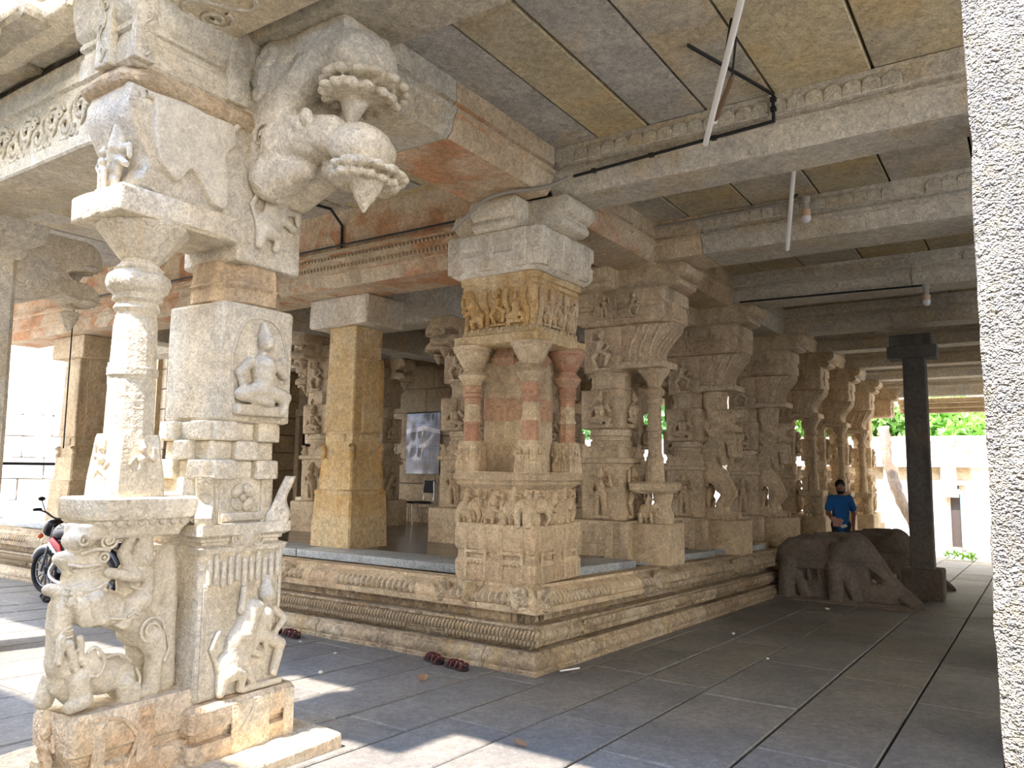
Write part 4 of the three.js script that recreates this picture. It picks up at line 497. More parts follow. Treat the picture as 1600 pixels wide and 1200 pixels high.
  c(X, 3.455, 1.06, 0.065, 3.45, 1.2, 0.07, 0.025); e(X + 0.075, 3.437, 1.29, 0.062, 0.062, 0.056, 0.01); c(X + 0.06, 3.43, 1.24, 0.035, 3.44, 1.2, 0.05, 0.02); c(X + 0.07, 3.432, 1.34, 0.056, 3.428, 1.41, 0.03, 0.01); e(X + 0.138, 3.445, 1.285, 0.012, 0.018, 0.01, 0.004); e(X + 0.125, 3.42, 1.305, 0.01, 0.008, 0.013, 0.003); e(X + 0.125, 3.47, 1.305, 0.01, 0.008, 0.013, 0.003); e(X + 0.13, 3.445, 1.255, 0.01, 0.006, 0.018, 0.003); for (let i = 0; i < 3; i++) q.push(['c', X + 0.095, 1.335 + i * 0.022, 3.475 - i * 0.004, 0.009, X + 0.095, 1.335 + i * 0.022, 3.39 + i * 0.006, 0.009, 0.005]);  // rider
  e(X + 0.1, 3.437, 1.275, 0.014, 0.016, 0.01, 0.006); e(X + 0.06, 3.385, 1.28, 0.02, 0.03, 0.014, 0.006); e(X + 0.08, 3.45, 1.21, 0.03, 0.022, 0.06, 0.012);
  c(F - 0.02, 3.49, 1.2, 0.036, 3.545, 1.31, 0.03, 0.015); c(F - 0.02, 3.545, 1.31, 0.03, 3.5, 1.42, 0.027, 0.012); e(F - 0.02, 3.505, 1.43, 0.03, 0.035, 0.035, 0.012); c(F, 3.48, 1.19, 0.034, 3.57, 1.205, 0.03, 0.015); c(F, 3.57, 1.205, 0.03, 3.63, 1.225, 0.026, 0.012); c(F - 0.02, 3.41, 1.2, 0.036, 3.4, 1.12, 0.03, 0.015); c(F - 0.02, 3.4, 1.12, 0.03, 3.45, 1.1, 0.028, 0.012);
  c(F - 0.02, 3.43, 1.06, 0.058, 3.47, 1.05, 0.05, 0.02); c(F - 0.01, 3.47, 1.05, 0.048, 3.53, 0.955, 0.034, 0.02); c(F - 0.01, 3.53, 0.95, 0.032, 3.565, 0.945, 0.024, 0.012);
  c(X, 3.33, 0.99, 0.045, 3.31, 1.12, 0.042, 0.02); c(X, 3.31, 1.12, 0.04, 3.3, 1.24, 0.038, 0.02); c(X, 3.3, 1.24, 0.036, 3.25, 1.3, 0.04, 0.02); c(X, 3.25, 1.25, 0.05, 3.22, 1.0, 0.05, 0.03);                      // tail
  c(X, 3.24, 0.6, 0.07, 3.24, 0.95, 0.06, 0.03);
  for (let i = 0; i < 9; i++) { const a = i / 8; q.push(['c', F - 0.015, 1.19 - a * 0.03, 3.63 + a * 0.16, 0.016, F - 0.01, 1.14 - a * 0.02, 3.64 + a * 0.15, 0.014, 0.006]); q.push(['c', X + 0.06, 1.24 - a * 0.05, 3.615 - a * 0.01, 0.016, X + 0.09, 1.235 - a * 0.05, 3.635 - a * 0.01, 0.012, 0.006]); }
  for (let i = 0; i < 5; i++) q.push(['c', X + 0.1, 1.13 - i * 0.004, 3.66 + i * 0.035, 0.012, X + 0.095, 1.1 - i * 0.004, 3.66 + i * 0.037, 0.014, 0.005]);
  q.push(['-e', X + 0.1, 1.3, 3.655, 0.035, 0.018, 0.02, 0.006]); q.push(['e', X + 0.085, 1.3, 3.655, 0.014, 0.01, 0.011, 0.003]); q.push(['-c', X + 0.1, 1.255, 3.69, 0.012, X + 0.1, 1.258, 3.82, 0.012, 0.008]); q.push(['-e', X + 0.045, 1.31, 3.83, 0.015, 0.008, 0.008, 0.004]);
  q.push(['-c', X - 0.2, 0.93, 3.68, 0.045, X + 0.2, 0.93, 3.68, 0.045, 0.02]); q.push(['-c', X - 0.2, 0.9, 3.59, 0.05, X + 0.2, 0.9, 3.59, 0.05, 0.02]); q.push(['-c', X - 0.2, 0.84, 3.63, 0.04, X + 0.2, 0.84, 3.63, 0.04, 0.02]); q.push(['-c', X - 0.2, 1.08, 3.362, 0.016, X + 0.2, 1.11, 3.36, 0.018, 0.012]);
  q.push(['b', X, 1.43, 3.5, 0.12, 0.04, 0.26, 0.02, 0.03]);
  P('lion_rider_sculpture', nets(crisp(q, 0.42), [-0.58, 0.52, 3.14], [-0.2, 1.48, 3.92], 0.0095, { amp: 0.004, f: 34 }), MCarve, { label: 'rearing lion with rider above a small elephant' });
  const ln = (pts, r = 0.008) => tube(pts.map(([a, b, d = 0]) => [-0.298 + d, b, a]), r, Math.max(10, pts.length * 7), 6);
  P('carved_spirals', [T(spiral(0.075, 2.2, 1, 0.07), -0.272, 0.9, 3.39, Math.PI / 2), T(spiral(0.045, 1.8, -1, 0.12), -0.296, 1.385, 3.64, Math.PI / 2), T(spiral(0.035, 1.6, 1, 0.14), -0.312, 1.39, 3.755, Math.PI / 2), T(spiral(0.03, 1.5, 1, 0.14), -0.3, 1.43, 3.505, Math.PI / 2)], MCarve);
  P('carved_lines', [T(new THREE.TorusGeometry(0.022, 0.007, 6, 16), -0.3, 1.3, 3.655, Math.PI / 2), T(new THREE.SphereGeometry(0.011, 8, 6), -0.302, 1.3, 3.655), ln([[3.63, 1.335, 0], [3.69, 1.345, 0.005], [3.76, 1.325, -0.03]], 0.01), ln([[3.68, 1.27, 0.005], [3.74, 1.262, -0.02], [3.81, 1.272, -0.05]], 0.009), ln([[3.67, 1.25, 0], [3.72, 1.232, -0.03], [3.78, 1.24, -0.06]], 0.009),
    ...Array.from({ length: 6 }, (_, i) => T(new THREE.ConeGeometry(0.008, 0.024, 6), -0.318 - i * 0.008, 1.252, 3.7 + i * 0.017, 0, Math.PI)),
    ...Array.from({ length: 3 }, (_, k) => ln([[3.64, 1.175 - k * 0.028, 0], [3.7, 1.15 - k * 0.028, 0.012], [3.77, 1.15 - k * 0.028, -0.01], [3.82, 1.165 - k * 0.028, -0.04]], 0.008)), ...Array.from({ length: 9 }, (_, i) => T(new THREE.SphereGeometry(0.011, 6, 5), -0.288 - Math.abs(i - 3) * 0.004, 1.135 - 0.004 * (4 - Math.abs(i - 4)), 3.64 + i * 0.02)),
    ln([[3.42, 1.13, -0.02], [3.45, 1.12, -0.005], [3.5, 1.14, -0.02]], 0.008), ln([[3.4, 1.2, -0.03], [3.44, 1.185, -0.01], [3.49, 1.205, -0.025]], 0.008), ln([[3.47, 1.0, 0.03], [3.5, 1.01, 0.035], [3.53, 0.99, 0.03]], 0.008), ln([[3.46, 0.98, 0.015], [3.55, 0.985, 0.01], [3.62, 0.995, 0.0]], 0.009),
    ln([[3.72, 0.85, 0.02], [3.69, 0.87, 0.03], [3.65, 0.83, 0.035], [3.64, 0.77, 0.035], [3.67, 0.73, 0.03], [3.71, 0.74, 0.02]], 0.009), T(new THREE.SphereGeometry(0.011, 8, 6), -0.305, 0.84, 3.765), ln([[3.78, 0.98, -0.04], [3.82, 0.95, -0.045], [3.835, 0.9, -0.04], [3.83, 0.83, -0.03]], 0.009), ...Array.from({ length: 4 }, (_, i) => ln([[3.77, 0.96 - i * 0.03, -0.03], [3.8, 0.955 - i * 0.03, -0.04], [3.83, 0.965 - i * 0.03, -0.06]], 0.006)),
    ln([[3.62, 0.8, 0], [3.55, 0.81, 0.01], [3.48, 0.76, 0]], 0.008), ln([[3.45, 0.72, 0.0], [3.43, 0.66, 0.01], [3.44, 0.6, 0.0]], 0.008), ln([[3.3, 0.86, 0.03], [3.29, 0.8, 0.035], [3.31, 0.73, 0.03]], 0.008)], MCarve);
}

// ---------------------------------------------------------------- the corner pillar of the platform
{
  const t = thing('carved_pillar', 'corner pillar on the platform with red-banded colonnettes and an ochre-stained capital', 'pillar', [-0.52, 0.74, -0.52]);
  const P = (name, geo, mt, o) => part(t, name, Array.isArray(geo) ? geo : [geo], mt, o);
  P('base', sq([[0.43, 0], [0.445, 0.04], [0.445, 0.16], [0.43, 0.2], [0.425, 0.26], [0.445, 0.3], [0.45, 0.46], [0.44, 0.52]], { c: 0.03, amp: 0.008, n: 8 }), MTan);
  const panels = []; for (const a of [0, Math.PI / 2]) for (const s of [-1, 1]) panels.push(T(G(T(box(0.03, 0.46, 0.02, { r: 0.005, max: 3 }), -0.1, 0.03, 0), T(box(0.22, 0.03, 0.024, { r: 0.006, max: 2 }), 0, 0.18, 0), T(box(0.22, 0.03, 0.024, { r: 0.006, max: 2 }), 0, 0.25, 0), T(box(0.03, 0.46, 0.02, { r: 0.005, max: 3 }), 0.12, 0.03, 0), Array.from({ length: 5 }, (_, i) => T(new THREE.SphereGeometry(0.022, 6, 5), -0.08 + i * 0.04, 0.17, 0.002))), a ? 0.445 : s * 0.2, 0, a ? s * 0.2 : 0.445, a));
  P('base_panels', panels, MTan);
  P('frieze_core', T(box(0.74, 0.36, 0.74, { max: 4 }), 0, 0.5, 0), MTan);
  const fr = []; const kinds = ['tusker', 'dance', 'lion', 'stand', 'tusker', 'dance'];
  for (const a of [0, Math.PI / 2]) for (let i = 0; i < 6; i++) fr.push(relief(kinds[i], i % 3 ? 0.33 : 0.3, a ? 0.36 : -0.34 + i * 0.135, 0.515, a ? 0.34 - i * 0.135 : 0.36, a, 1.9, i % 2 ? -1 : 1));
  fr.push(relief('tusker', 0.34, 0.34, 0.51, 0.34, Math.PI / 4, 1.6)); fr.push(relief('seat', 0.2, 0.36, 0.65, 0.36, Math.PI / 4, 1.4));
  P('figure_frieze', fr, MTan, { label: 'crowded frieze of small figures and elephants' });
  P('cornice_plate', sq([[0.36, 0.83], [0.4, 0.86], [0.44, 0.885], [0.445, 0.9], [0.43, 0.91], [0.46, 0.93], [0.465, 0.975], [0.455, 0.99], [0.44, 1.0]], { amp: 0.007, n: 8 }), MTan);
  P('main_shaft', [T(box(0.5, 1.1, 0.5, { r: 0.02, max: 6 }), -0.05, 0.97, -0.05), T(box(0.44, 0.5, 0.44, { max: 4 }), -0.05, 1.9, -0.05)], MTan);
  P('shaft_band', T(box(0.506, 0.24, 0.506, { r: 0.02, amp: 0.008, max: 6 }), -0.05, 1.48, -0.05), MRed, { label: 'worn red painted band' });
  P('shaft_collar', T(prism([[0.24, 0], [0.29, 0.06], [0.33, 0.11], [0.29, 0.16], [0.25, 0.3]], 8, { phase: Math.PI / 8 }), -0.05, 1.98, -0.05), MRed);
  P('carved_scrolls', [T(spiral(0.07), 0.0, 1.22, 0.205), T(spiral(0.07, 1.5, -1), 0.205, 1.22, 0.0, Math.PI / 2)], MTan);
  for (const [x, z] of [[0.335, 0.335], [-0.335, 0.335], [0.335, -0.335], [-0.335, -0.335]]) {
    const co = new THREE.Group(); co.name = 'colonnette'; co.position.set(x, 1.0, z); t.add(co);
    part(co, 'foot', [sq([[0.115, -0.02], [0.115, 0.03], [0.105, 0.16], [0.1, 0.26], [0.09, 0.29]], { c: 0.015, amp: 0.004 }), relief('stand', 0.2, 0.112, 0.01, 0.03, Math.PI / 2, 0.9), relief('stand', 0.2, 0.03, 0.01, 0.112, 0, 0.9), relief('dance', 0.2, -0.05, 0.01, 0.112, 0, 0.9)], MTan);
    part(co, 'lower_shaft', prism([[0.085, 0.27], [0.08, 0.47]], 8, { angle: 0.2, phase: Math.PI / 8 }), MRed);
    part(co, 'shaft', prism([[0.08, 0.47], [0.09, 0.475], [0.09, 0.505], [0.08, 0.51], [0.077, 0.64]], 8, { angle: 0.2, phase: Math.PI / 8 }), MTan);
    part(co, 'upper_shaft', prism([[0.077, 0.64], [0.075, 0.7], [0.095, 0.715], [0.095, 0.745], [0.08, 0.755], [0.09, 0.78], [0.09, 0.82], [0.075, 0.83]], 8, { angle: 0.3, phase: Math.PI / 8 }), MRed);
    part(co, 'cushion', prism([[0.08, 0.82], [0.1, 0.85], [0.135, 0.9], [0.14, 0.92], [0.1, 0.96], [0.085, 0.98], [0.1, 0.99]], 12, { angle: 0.7 }), x > 0 && z < 0 ? MRed : MTan);
    part(co, 'lotus_cup', [prism([[0.08, 0.98], [0.11, 1.02], [0.155, 1.1], [0.17, 1.14], [0.19, 1.16], [0.19, 1.2], [0.17, 1.21]], 16, { angle: 0.8, flutes: 0.04 })], x > 0 && z < 0 ? MRed : MTan);
  }
  P('plate', sq([[0.44, 2.19], [0.47, 2.2], [0.475, 2.28], [0.45, 2.29], [0.42, 2.3], [0.41, 2.34], [0.4, 2.36]], { amp: 0.005, n: 8 }), MOchre);
  P('petal_edge', [0, Math.PI / 2].map((a) => Array.from({ length: 11 }, (_, i) => T(new THREE.SphereGeometry(0.03, 8, 6), a ? 0.405 : -0.37 + i * 0.074, 2.345, a ? -0.37 + i * 0.074 : 0.405, 0, 0, 0, [0.7, 0.8, 0.7]))).flat(), MTan);
  P('carved_capital', sq([[0.38, 2.34], [0.37, 2.4], [0.385, 2.5], [0.41, 2.6], [0.405, 2.7], [0.41, 2.73], [0.43, 2.75], [0.42, 2.79], [0.44, 2.8], [0.44, 2.86]], { c: 0.03, amp: 0.008, n: 8 }), MOchre);
  P('capital_figures', [relief('dance', 0.36, 0.0, 2.38, 0.385, 0, 2.0), relief('lion', 0.38, -0.26, 2.37, 0.395, 0, 2.0, -1), relief('seat', 0.3, 0.2, 2.4, 0.39, 0, 1.2)].concat([-0.38, -0.14, 0.1, 0.3].map((x) => T(tube([[0, 2.36, 0.38], [0.02, 2.5, 0.4], [-0.01, 2.62, 0.43], [0, 2.72, 0.42]], 0.028), x, 0, 0))), MOchre);
  P('capital_figures', [relief('dance', 0.37, 0.385, 2.38, 0.0, Math.PI / 2, 2.0), relief('stand', 0.36, 0.395, 2.37, -0.27, Math.PI / 2, 2.0), relief('dance', 0.26, 0.39, 2.38, 0.16, Math.PI / 2, 1.3, -1)].concat([-0.36, -0.14, 0.12, 0.3].map((z) => T(tube([[0.38, 2.36, 0], [0.4, 2.5, -0.02], [0.43, 2.62, 0.02], [0.42, 2.72, 0]], 0.03), 0, 0, z))), MTan);
  P('top_block', sq([[0.47, 2.86], [0.52, 2.9], [0.535, 2.94], [0.54, 3.04], [0.525, 3.06], [0.525, 3.1], [0.545, 3.12], [0.545, 3.24], [0.52, 3.27]], { c: 0.04, amp: 0.007, n: 10 }), MCream);
  const tb = []; for (const a of [0, Math.PI / 2]) for (const s of [-0.43, -0.05, 0.32]) tb.push(T(G(T(box(0.15, 0.36, 0.05, { r: 0.01, max: 4 }), 0, 2.89, 0), scrollPanel(0.14, 0.32).map((g) => T(g, 0, 2.91, 0.027))), a ? 0.53 : s, 0, a ? -s : 0.53, a));
  P('top_block_pilasters', tb, MCream);
  P('top_bracket', T(roll(0.62, 0.3, 0.5), 0.0, 3.56, 0.06, Math.PI), MCream); P('top_bracket', T(roll(0.72, 0.3, 0.52), 0.0, 3.56, 0.1), MCream); P('top_bracket', T(roll(0.62, 0.3, 0.5), 0.05, 3.56, 0, -Math.PI / 2), MCream); P('top_bracket', T(roll(0.62, 0.3, 0.5), 0.05, 3.56, 0, Math.PI / 2), MCream);
}

// ---------------------------------------------------------------- the rearing lion that stands against some platform pillars (in profile, facing +x)
const LION = (() => {
  const q = []; const c = (ax, ay, ra, bx, by, rb, k = 0.04, z = 0, z2 = z) => q.push(['c', ax, ay, z, ra, bx, by, z2, rb, k]), e = (x, y, rx, ry, rz, k = 0.03, z = 0) => q.push(['e', x, y, z, rx, ry, rz, k]);
  q.push(['b', 0.3, 0.58, 0, 0.26, 0.1, 0.17, 0.05, 0.04]); c(0.3, 1.14, 0.2, 0.3, 1.36, 0.19, 0.06); c(0.3, 1.36, 0.19, 0.42, 1.58, 0.19, 0.06); c(0.42, 1.6, 0.18, 0.42, 1.8, 0.17, 0.05);
  e(0.52, 1.98, 0.21, 0.17, 0.17, 0.04); c(0.62, 2.02, 0.12, 0.8, 2.07, 0.08, 0.03); e(0.86, 2.1, 0.06, 0.05, 0.08, 0.02); c(0.6, 1.86, 0.09, 0.78, 1.84, 0.06, 0.02); e(0.3, 1.92, 0.12, 0.17, 0.15, 0.02); e(0.26, 1.76, 0.11, 0.14, 0.14, 0.02);
  for (const z of [-0.13, 0.13]) { c(0.5, 1.7, 0.085, 0.68, 1.7, 0.075, 0.03, z); c(0.7, 1.72, 0.075, 0.71, 1.48, 0.07, 0.02, z); e(0.74, 1.45, 0.08, 0.05, 0.06, 0.02, z); c(0.54, 1.56, 0.07, 0.58, 1.36, 0.065, 0.02, z); e(0.38, 1.1, 0.22, 0.2, 0.1, 0.03, z * 0.8); c(0.52, 1.02, 0.12, 0.62, 0.88, 0.08, 0.03, z); c(0.62, 0.88, 0.075, 0.5, 0.72, 0.06, 0.02, z); c(0.5, 0.72, 0.06, 0.56, 0.56, 0.065, 0.02, z); c(0.54, 0.56, 0.08, 0.7, 0.54, 0.055, 0.02, z); e(0.58, 2.08, 0.06, 0.055, 0.04, 0.012, z * 1.25); c(0.44, 2.12, 0.05, 0.36, 2.24, 0.03, 0.015, z); }
  c(0.16, 1.1, 0.1, 0.06, 0.86, 0.1, 0.04); c(0.06, 0.86, 0.1, 0.08, 0.56, 0.12, 0.04); c(0.2, 1.36, 0.12, 0.04, 1.4, 0.12, 0.05); c(0.24, 1.66, 0.09, 0.04, 1.68, 0.08, 0.04); c(0.4, 2.06, 0.17, 0.42, 2.42, 0.2, 0.03); for (let i = 0; i < 4; i++) for (const z of [-0.17, 0.17]) { e(0.34 + i * 0.06, 2.2, 0.03, 0.1, 0.04, 0.008, z); } for (let i = 0; i < 5; i++) e(0.2 + 0.02 * i, 2.06 - i * 0.11, 0.06, 0.05, 0.14, 0.012);
  for (let i = 0; i < 7; i++) for (const z of [-0.17, 0.17]) { e(0.3 + i * 0.04, 1.86 - i * 0.035, 0.025, 0.06, 0.03, 0.008, z); e(0.24, 2.0 - i * 0.07, 0.05, 0.022, 0.03, 0.008, z * 0.9); }
  q.push(['-c', 0.66, 1.94, 0, 0.03, 0.9, 1.97, 0, 0.05, 0.02]); for (const z of [-0.2, 0.2]) { q.push(['-e', 0.61, 2.07, z, 0.04, 0.04, 0.05, 0.01]); q.push(['e', 0.61, 2.07, z * 0.84, 0.022, 0.022, 0.022, 0.004]); } q.push(['-c', 0.32, 0.86, -0.4, 0.11, 0.32, 0.86, 0.4, 0.11, 0.02]); q.push(['-c', 0.35, 0.93, -0.4, 0.1, 0.35, 0.93, 0.4, 0.1, 0.02]);
  return nets(crisp(q, 0.55), [0.0, 0.46, -0.3], [0.92, 2.44, 0.3], 0.018, { amp: 0.01, f: 16 });
})();
const lionUV = uvBox(bare(LION));
// ---------------------------------------------------------------- the row of platform pillars: shared shapes, each pillar a thing with its parts
const SH = {
  base: uvBox(G(T(box(0.8, 0.52, 0.78, { r: 0.025, amp: 0.01 }), 0, 0, 0))),
  ext: uvBox(G(T(box(0.56, 0.5, 0.5, { r: 0.025, amp: 0.01 }), 0.6, 0, 0))),
  pil: uvBox(G([-0.26, -0.05, 0.16, 0.36].map((x) => T(box(0.1, 0.46, 0.03, { r: 0.006, max: 3 }), x, 0.02, 0.392)), [-0.14, 0.06, 0.28].map((x) => T(box(0.12, 0.04, 0.025, { r: 0.006, max: 2 }), x, 0.24, 0.39)))),
  block: uvBox(G(box(0.56, 0.72, 0.56, { r: 0.02, amp: 0.006 }).translate(0, 0.52, 0), T(box(0.64, 0.07, 0.64, { r: 0.02, max: 4 }), 0, 1.22, 0))),
  blockFig: uvBox(G(relief('stand', 0.6, 0, 0.55, 0.3, 0, 1.5), relief('dance', 0.6, 0.3, 0.56, 0, Math.PI / 2, 1.2))),
  vol: uvBox(G([[1, 1], [1, -1], [-1, 1], [-1, -1]].map(([a, b]) => T(extrude([[0, 0], [0.1, 0], ...spline([[0.13, 0.06], [0.1, 0.12], [0.13, 0.18]], 8), [0.06, 0.18], [0.02, 0.08]], 0.09, 0.015), a * 0.2, 1.28, b * 0.2, Math.atan2(-b, a))), T(box(0.48, 0.16, 0.48, { max: 3 }), 0, 1.28, 0))),
  poly: uvBox(prism([[0.27, 1.42], [0.27, 1.5], [0.25, 1.51], [0.25, 1.56], [0.27, 1.57], [0.27, 1.66]], 16, { angle: 0.2 })),
  cube: uvBox(G(box(0.58, 0.5, 0.58, { r: 0.02, amp: 0.006 }).translate(0, 1.65, 0))),
  cubeFig: uvBox(G(relief('seat', 0.44, 0, 1.67, 0.31, 0, 1.4), relief('seat', 0.44, 0.31, 1.68, 0, Math.PI / 2, 1.1))),
  neck: uvBox(prism([[0.24, 2.13], [0.27, 2.17], [0.25, 2.2], [0.25, 2.32], [0.28, 2.36], [0.26, 2.4]], 8, { phase: Math.PI / 8, angle: 0.3 })),
  top: uvBox(G(box(0.52, 0.58, 0.54, { r: 0.02, amp: 0.006 }).translate(0, 2.37, 0))),
  topFig: uvBox(G(relief('dance', 0.5, 0, 2.4, 0.29, 0, 1.5))),
  cap: uvBox(G(T(sq([[0.55, 0.36, 0], [0.6, 0.4, 0.04], [0.6, 0.4, 0.18], [0.585, 0.385, 0.2], [0.585, 0.385, 0.24], [0.61, 0.41, 0.26], [0.61, 0.41, 0.4], [0.58, 0.38, 0.44]], { amp: 0.006, n: 6 }), 0.3, 2.95, 0), T(box(0.3, 0.3, 0.05, { max: 3 }), 0.12, 3.02, 0.4), T(box(0.26, 0.3, 0.05, { max: 3 }), 0.52, 3.02, 0.4), T(box(0.05, 0.3, 0.2, { max: 3 }), 0.9, 3.02, 0))),
  capFig: uvBox(G(relief('stand', 0.3, 0.12, 3.02, 0.435, 0, 1.6), relief('dance', 0.3, 0.52, 3.02, 0.435, 0, 1.6))),
  roll: uvBox(G(T(roll(1.12, 0.3, 0.6), 0, 3.67, 0), T(roll(0.55, 0.3, 0.5), 0, 3.67, 0, Math.PI), T(roll(0.6, 0.28, 0.5), 0, 3.67, 0, Math.PI / 2), T(roll(0.6, 0.28, 0.5), 0, 3.67, 0, -Math.PI / 2))),
  flare: uvBox(G(T(extrude([[0.2, 2.5], ...spline([[0.62, 2.48], [0.7, 2.5], [0.68, 2.6], [0.78, 2.75], [0.9, 2.86], [0.92, 2.95]], 14), [0.2, 2.97]], 0.46, 0.03), 0, 0, 0), [-0.17, -0.06, 0.06, 0.17].map((z) => T(tube([[0.66, 2.5, 0], [0.67, 2.62, 0], [0.78, 2.77, 0], [0.9, 2.9, 0]], 0.035), 0, 0, z)), [0.36, 0.5, 0.64].map((x) => T(tube([[x, 2.52, 0.23], [x + 0.02, 2.66, 0.235], [x + 0.1, 2.82, 0.235], [x + 0.14, 2.93, 0.23]], 0.025), 0, 0, 0)))),
  plate: uvBox(G(T(box(0.6, 0.09, 0.56, { r: 0.015, max: 5 }), 0.5, 2.4, 0))),
  col: uvBox(G(T(prism([[0.12, 1.0], [0.11, 1.3], [0.09, 1.32], [0.095, 1.34], [0.085, 1.36], [0.085, 1.62], [0.1, 1.63], [0.1, 1.66], [0.085, 1.67], [0.08, 1.95], [0.1, 1.97], [0.1, 2.02], [0.08, 2.04], [0.13, 2.1], [0.13, 2.13], [0.08, 2.18], [0.1, 2.24], [0.19, 2.36], [0.2, 2.41]], 12, { angle: 0.35 }), 0.6, 0, 0.0))),
  colPlate: uvBox(G(T(sq([[0.2, 0.86], [0.24, 0.9], [0.25, 0.98], [0.22, 1.0]], { amp: 0.004 }), 0.6, 0, 0), T(prism([[0.13, 0.5], [0.14, 0.6], [0.1, 0.7], [0.13, 0.86]], 10), 0.7, 0, 0), relief('tusker', 0.34, 0.55, 0.5, 0.05, 0, 2))),
};
const ROW = 'carved pillars standing along the platform edge';
function rowPillar(z, ext, label, mt, o = {}) {
  const y0 = 0.75 + FY(z), t = thing('carved_pillar', label, 'pillar', [o.x ?? -0.86, y0, z]);
  t.scale.y = (4.3 - y0) / 3.67;
  const P = (n, k) => { const m = new THREE.Mesh(SH[k] ?? k, mt); m.name = n; m.castShadow = m.receiveShadow = true; t.add(m); };
  P('base', 'base'); P('base_pilasters', 'pil'); P('shaft_block', 'block'); P('carved_figure', 'blockFig'); P('corner_volutes', 'vol'); P('many_sided_shaft', 'poly'); P('cube_block', 'cube'); P('carved_seated_figure', 'cubeFig'); P('neck', 'neck'); P('upper_block', 'top'); P('carved_figure', 'topFig');
  if (ext !== 'plain') { P('capital_block', 'cap'); P('carved_figure', 'capFig'); P('extension_base', 'ext'); P('flared_bracket', 'flare'); P('bracket_plate', 'plate'); } else P('capital_block', 'cap');
  P('top_bracket', 'roll');
  if (ext === 'colonnette') { P('colonnette', 'col'); P('animal_foot', 'colPlate'); }
  if (ext === 'lion') P('rearing_lion', lionUV);
  return t;
}
rowPillar(-3.2, 'colonnette', 'platform pillar with figure panels and one slim colonnette, next to the corner pillar', MTan);
rowPillar(-6.0, 'lion', 'platform pillar with a rearing lion before the first stone elephant', MTan);
rowPillar(-8.95, 'lion', 'platform pillar with a rearing lion at the elephant steps', MTan);
rowPillar(-11.6, 'colonnette', 'platform pillar with slim colonnette behind the elephant steps', MTan);
rowPillar(-14.6, 'colonnette', 'platform pillar with slim colonnette behind the person in blue', MTan);
rowPillar(-17.5, 'colonnette', 'second last platform pillar before the far eave', MTan);
rowPillar(-20.2, 'plain', 'last platform pillar at the bright courtyard end', MTan, { x: -0.7 });

// ---------------------------------------------------------------- plain pillars
function blockPillar(name, label, x, z, y0, mt, mcap, o = {}) {   // stepped square shaft, small volutes, oblong block capital
  const t = thing(name, label, 'pillar', [x, y0, z], 0, o.group), H = (o.top ?? 3.82) - y0;
  part(t, 'base', sq([[0.33, 0], [0.325, 0.2], [0.31, 0.6], [0.305, 0.62]], { c: 0.02, amp: 0.01, n: 6 }), mt);
  part(t, 'collar', T(sq([[0.29, 0], [0.31, 0.02], [0.31, 0.06], [0.28, 0.08]], { amp: 0.005 }), 0, 0.6, 0), mt);
  part(t, 'lower_shaft', T(sq([[0.28, 0], [0.27, 0.34], [0.26, 0.36]], { c: 0.02, amp: 0.008, n: 6 }), 0, 0.68, 0), mt);
  part(t, 'volutes', [[1, 1], [1, -1], [-1, 1], [-1, -1]].map(([a, b]) => [T(tube([[0, 0, 0], [0.05, 0.06, 0], [0.03, 0.13, 0], [0.08, 0.2, 0]], 0.045), a * 0.2, 1.0, b * 0.2, Math.atan2(-b, a)), T(box(0.12, 0.06, 0.12, { max: 2 }), a * 0.17, 1.22, b * 0.17)]).flat(), mt);
  part(t, 'stepped_shaft', [T(box(0.46, 0.36, 0.46, { r: 0.015, max: 4 }), 0, 1.02, 0), T(box(0.5, 0.1, 0.22, { max: 2 }), 0, 1.24, 0), T(box(0.22, 0.1, 0.5, { max: 2 }), 0, 1.24, 0)], mt);
  part(t, 'shaft', T(sq([[0.25, 0], [0.245, 0.3], [0.225, H - 1.37 - 0.36]], { c: 0.015, amp: 0.006, n: 5 }), 0, 1.37, 0), mt);
  if (o.steps) part(t, 'side_steps', [T(box(0.16, 0.9, 0.34, { r: 0.01 }), 0.2, 1.36, -0.06), T(box(0.16, 0.4, 0.3, { r: 0.01 }), 0.17, 2.42, -0.06)], mt);
  part(t, 'block_capital', T(box(0.98, 0.36, 0.66, { r: 0.025, amp: 0.012, f: 9, seg: 0.07, max: 14 }), 0, H - 0.36, 0), mcap);
  return t;
}
blockPillar('block_capital_pillar', 'ochre-stained square pillar with a whitish block capital on the platform', -3.28, -1.0, 0.82, MOchre, MCream, { steps: true });
blockPillar('block_capital_pillar', 'brownish square pillar at the far left platform end behind the motorbike', -9.3, -0.85, 0.82, MTan, MTan, { steps: true });
blockPillar('block_capital_pillar', 'square platform pillar mostly hidden behind the lion pillar', -6.2, -1.0, 0.82, MTan, MTan);
{ // front row pillar at the left edge: square shaft, moulded capital, hanging bracket towards the platform
  const t = thing('front_row_pillar', 'brown-grey front pillar with a moulded capital and hanging lotus bracket', 'pillar', [-4.42, 0.1, 2.75]);
  part(t, 'base', sq([[0.3, 0], [0.3, 0.4], [0.28, 0.46]], { amp: 0.01 }), MCream);
  part(t, 'shaft', T(sq([[0.27, 0], [0.265, 1.5], [0.25, 3.1]], { c: 0.05, amp: 0.008, n: 6 }), 0, 0.46, 0), MCream);
  part(t, 'capital', T(sq([[0.26, 0], [0.3, 0.06], [0.29, 0.1], [0.38, 0.16], [0.42, 0.2], [0.42, 0.35]], { amp: 0.01, n: 6 }), 0, 3.55, 0), MCream);
  lotusBracket(t, 0.95, 0.7, 0.4, MCream, [0.0, 3.9, -0.1], Math.PI / 2);
}
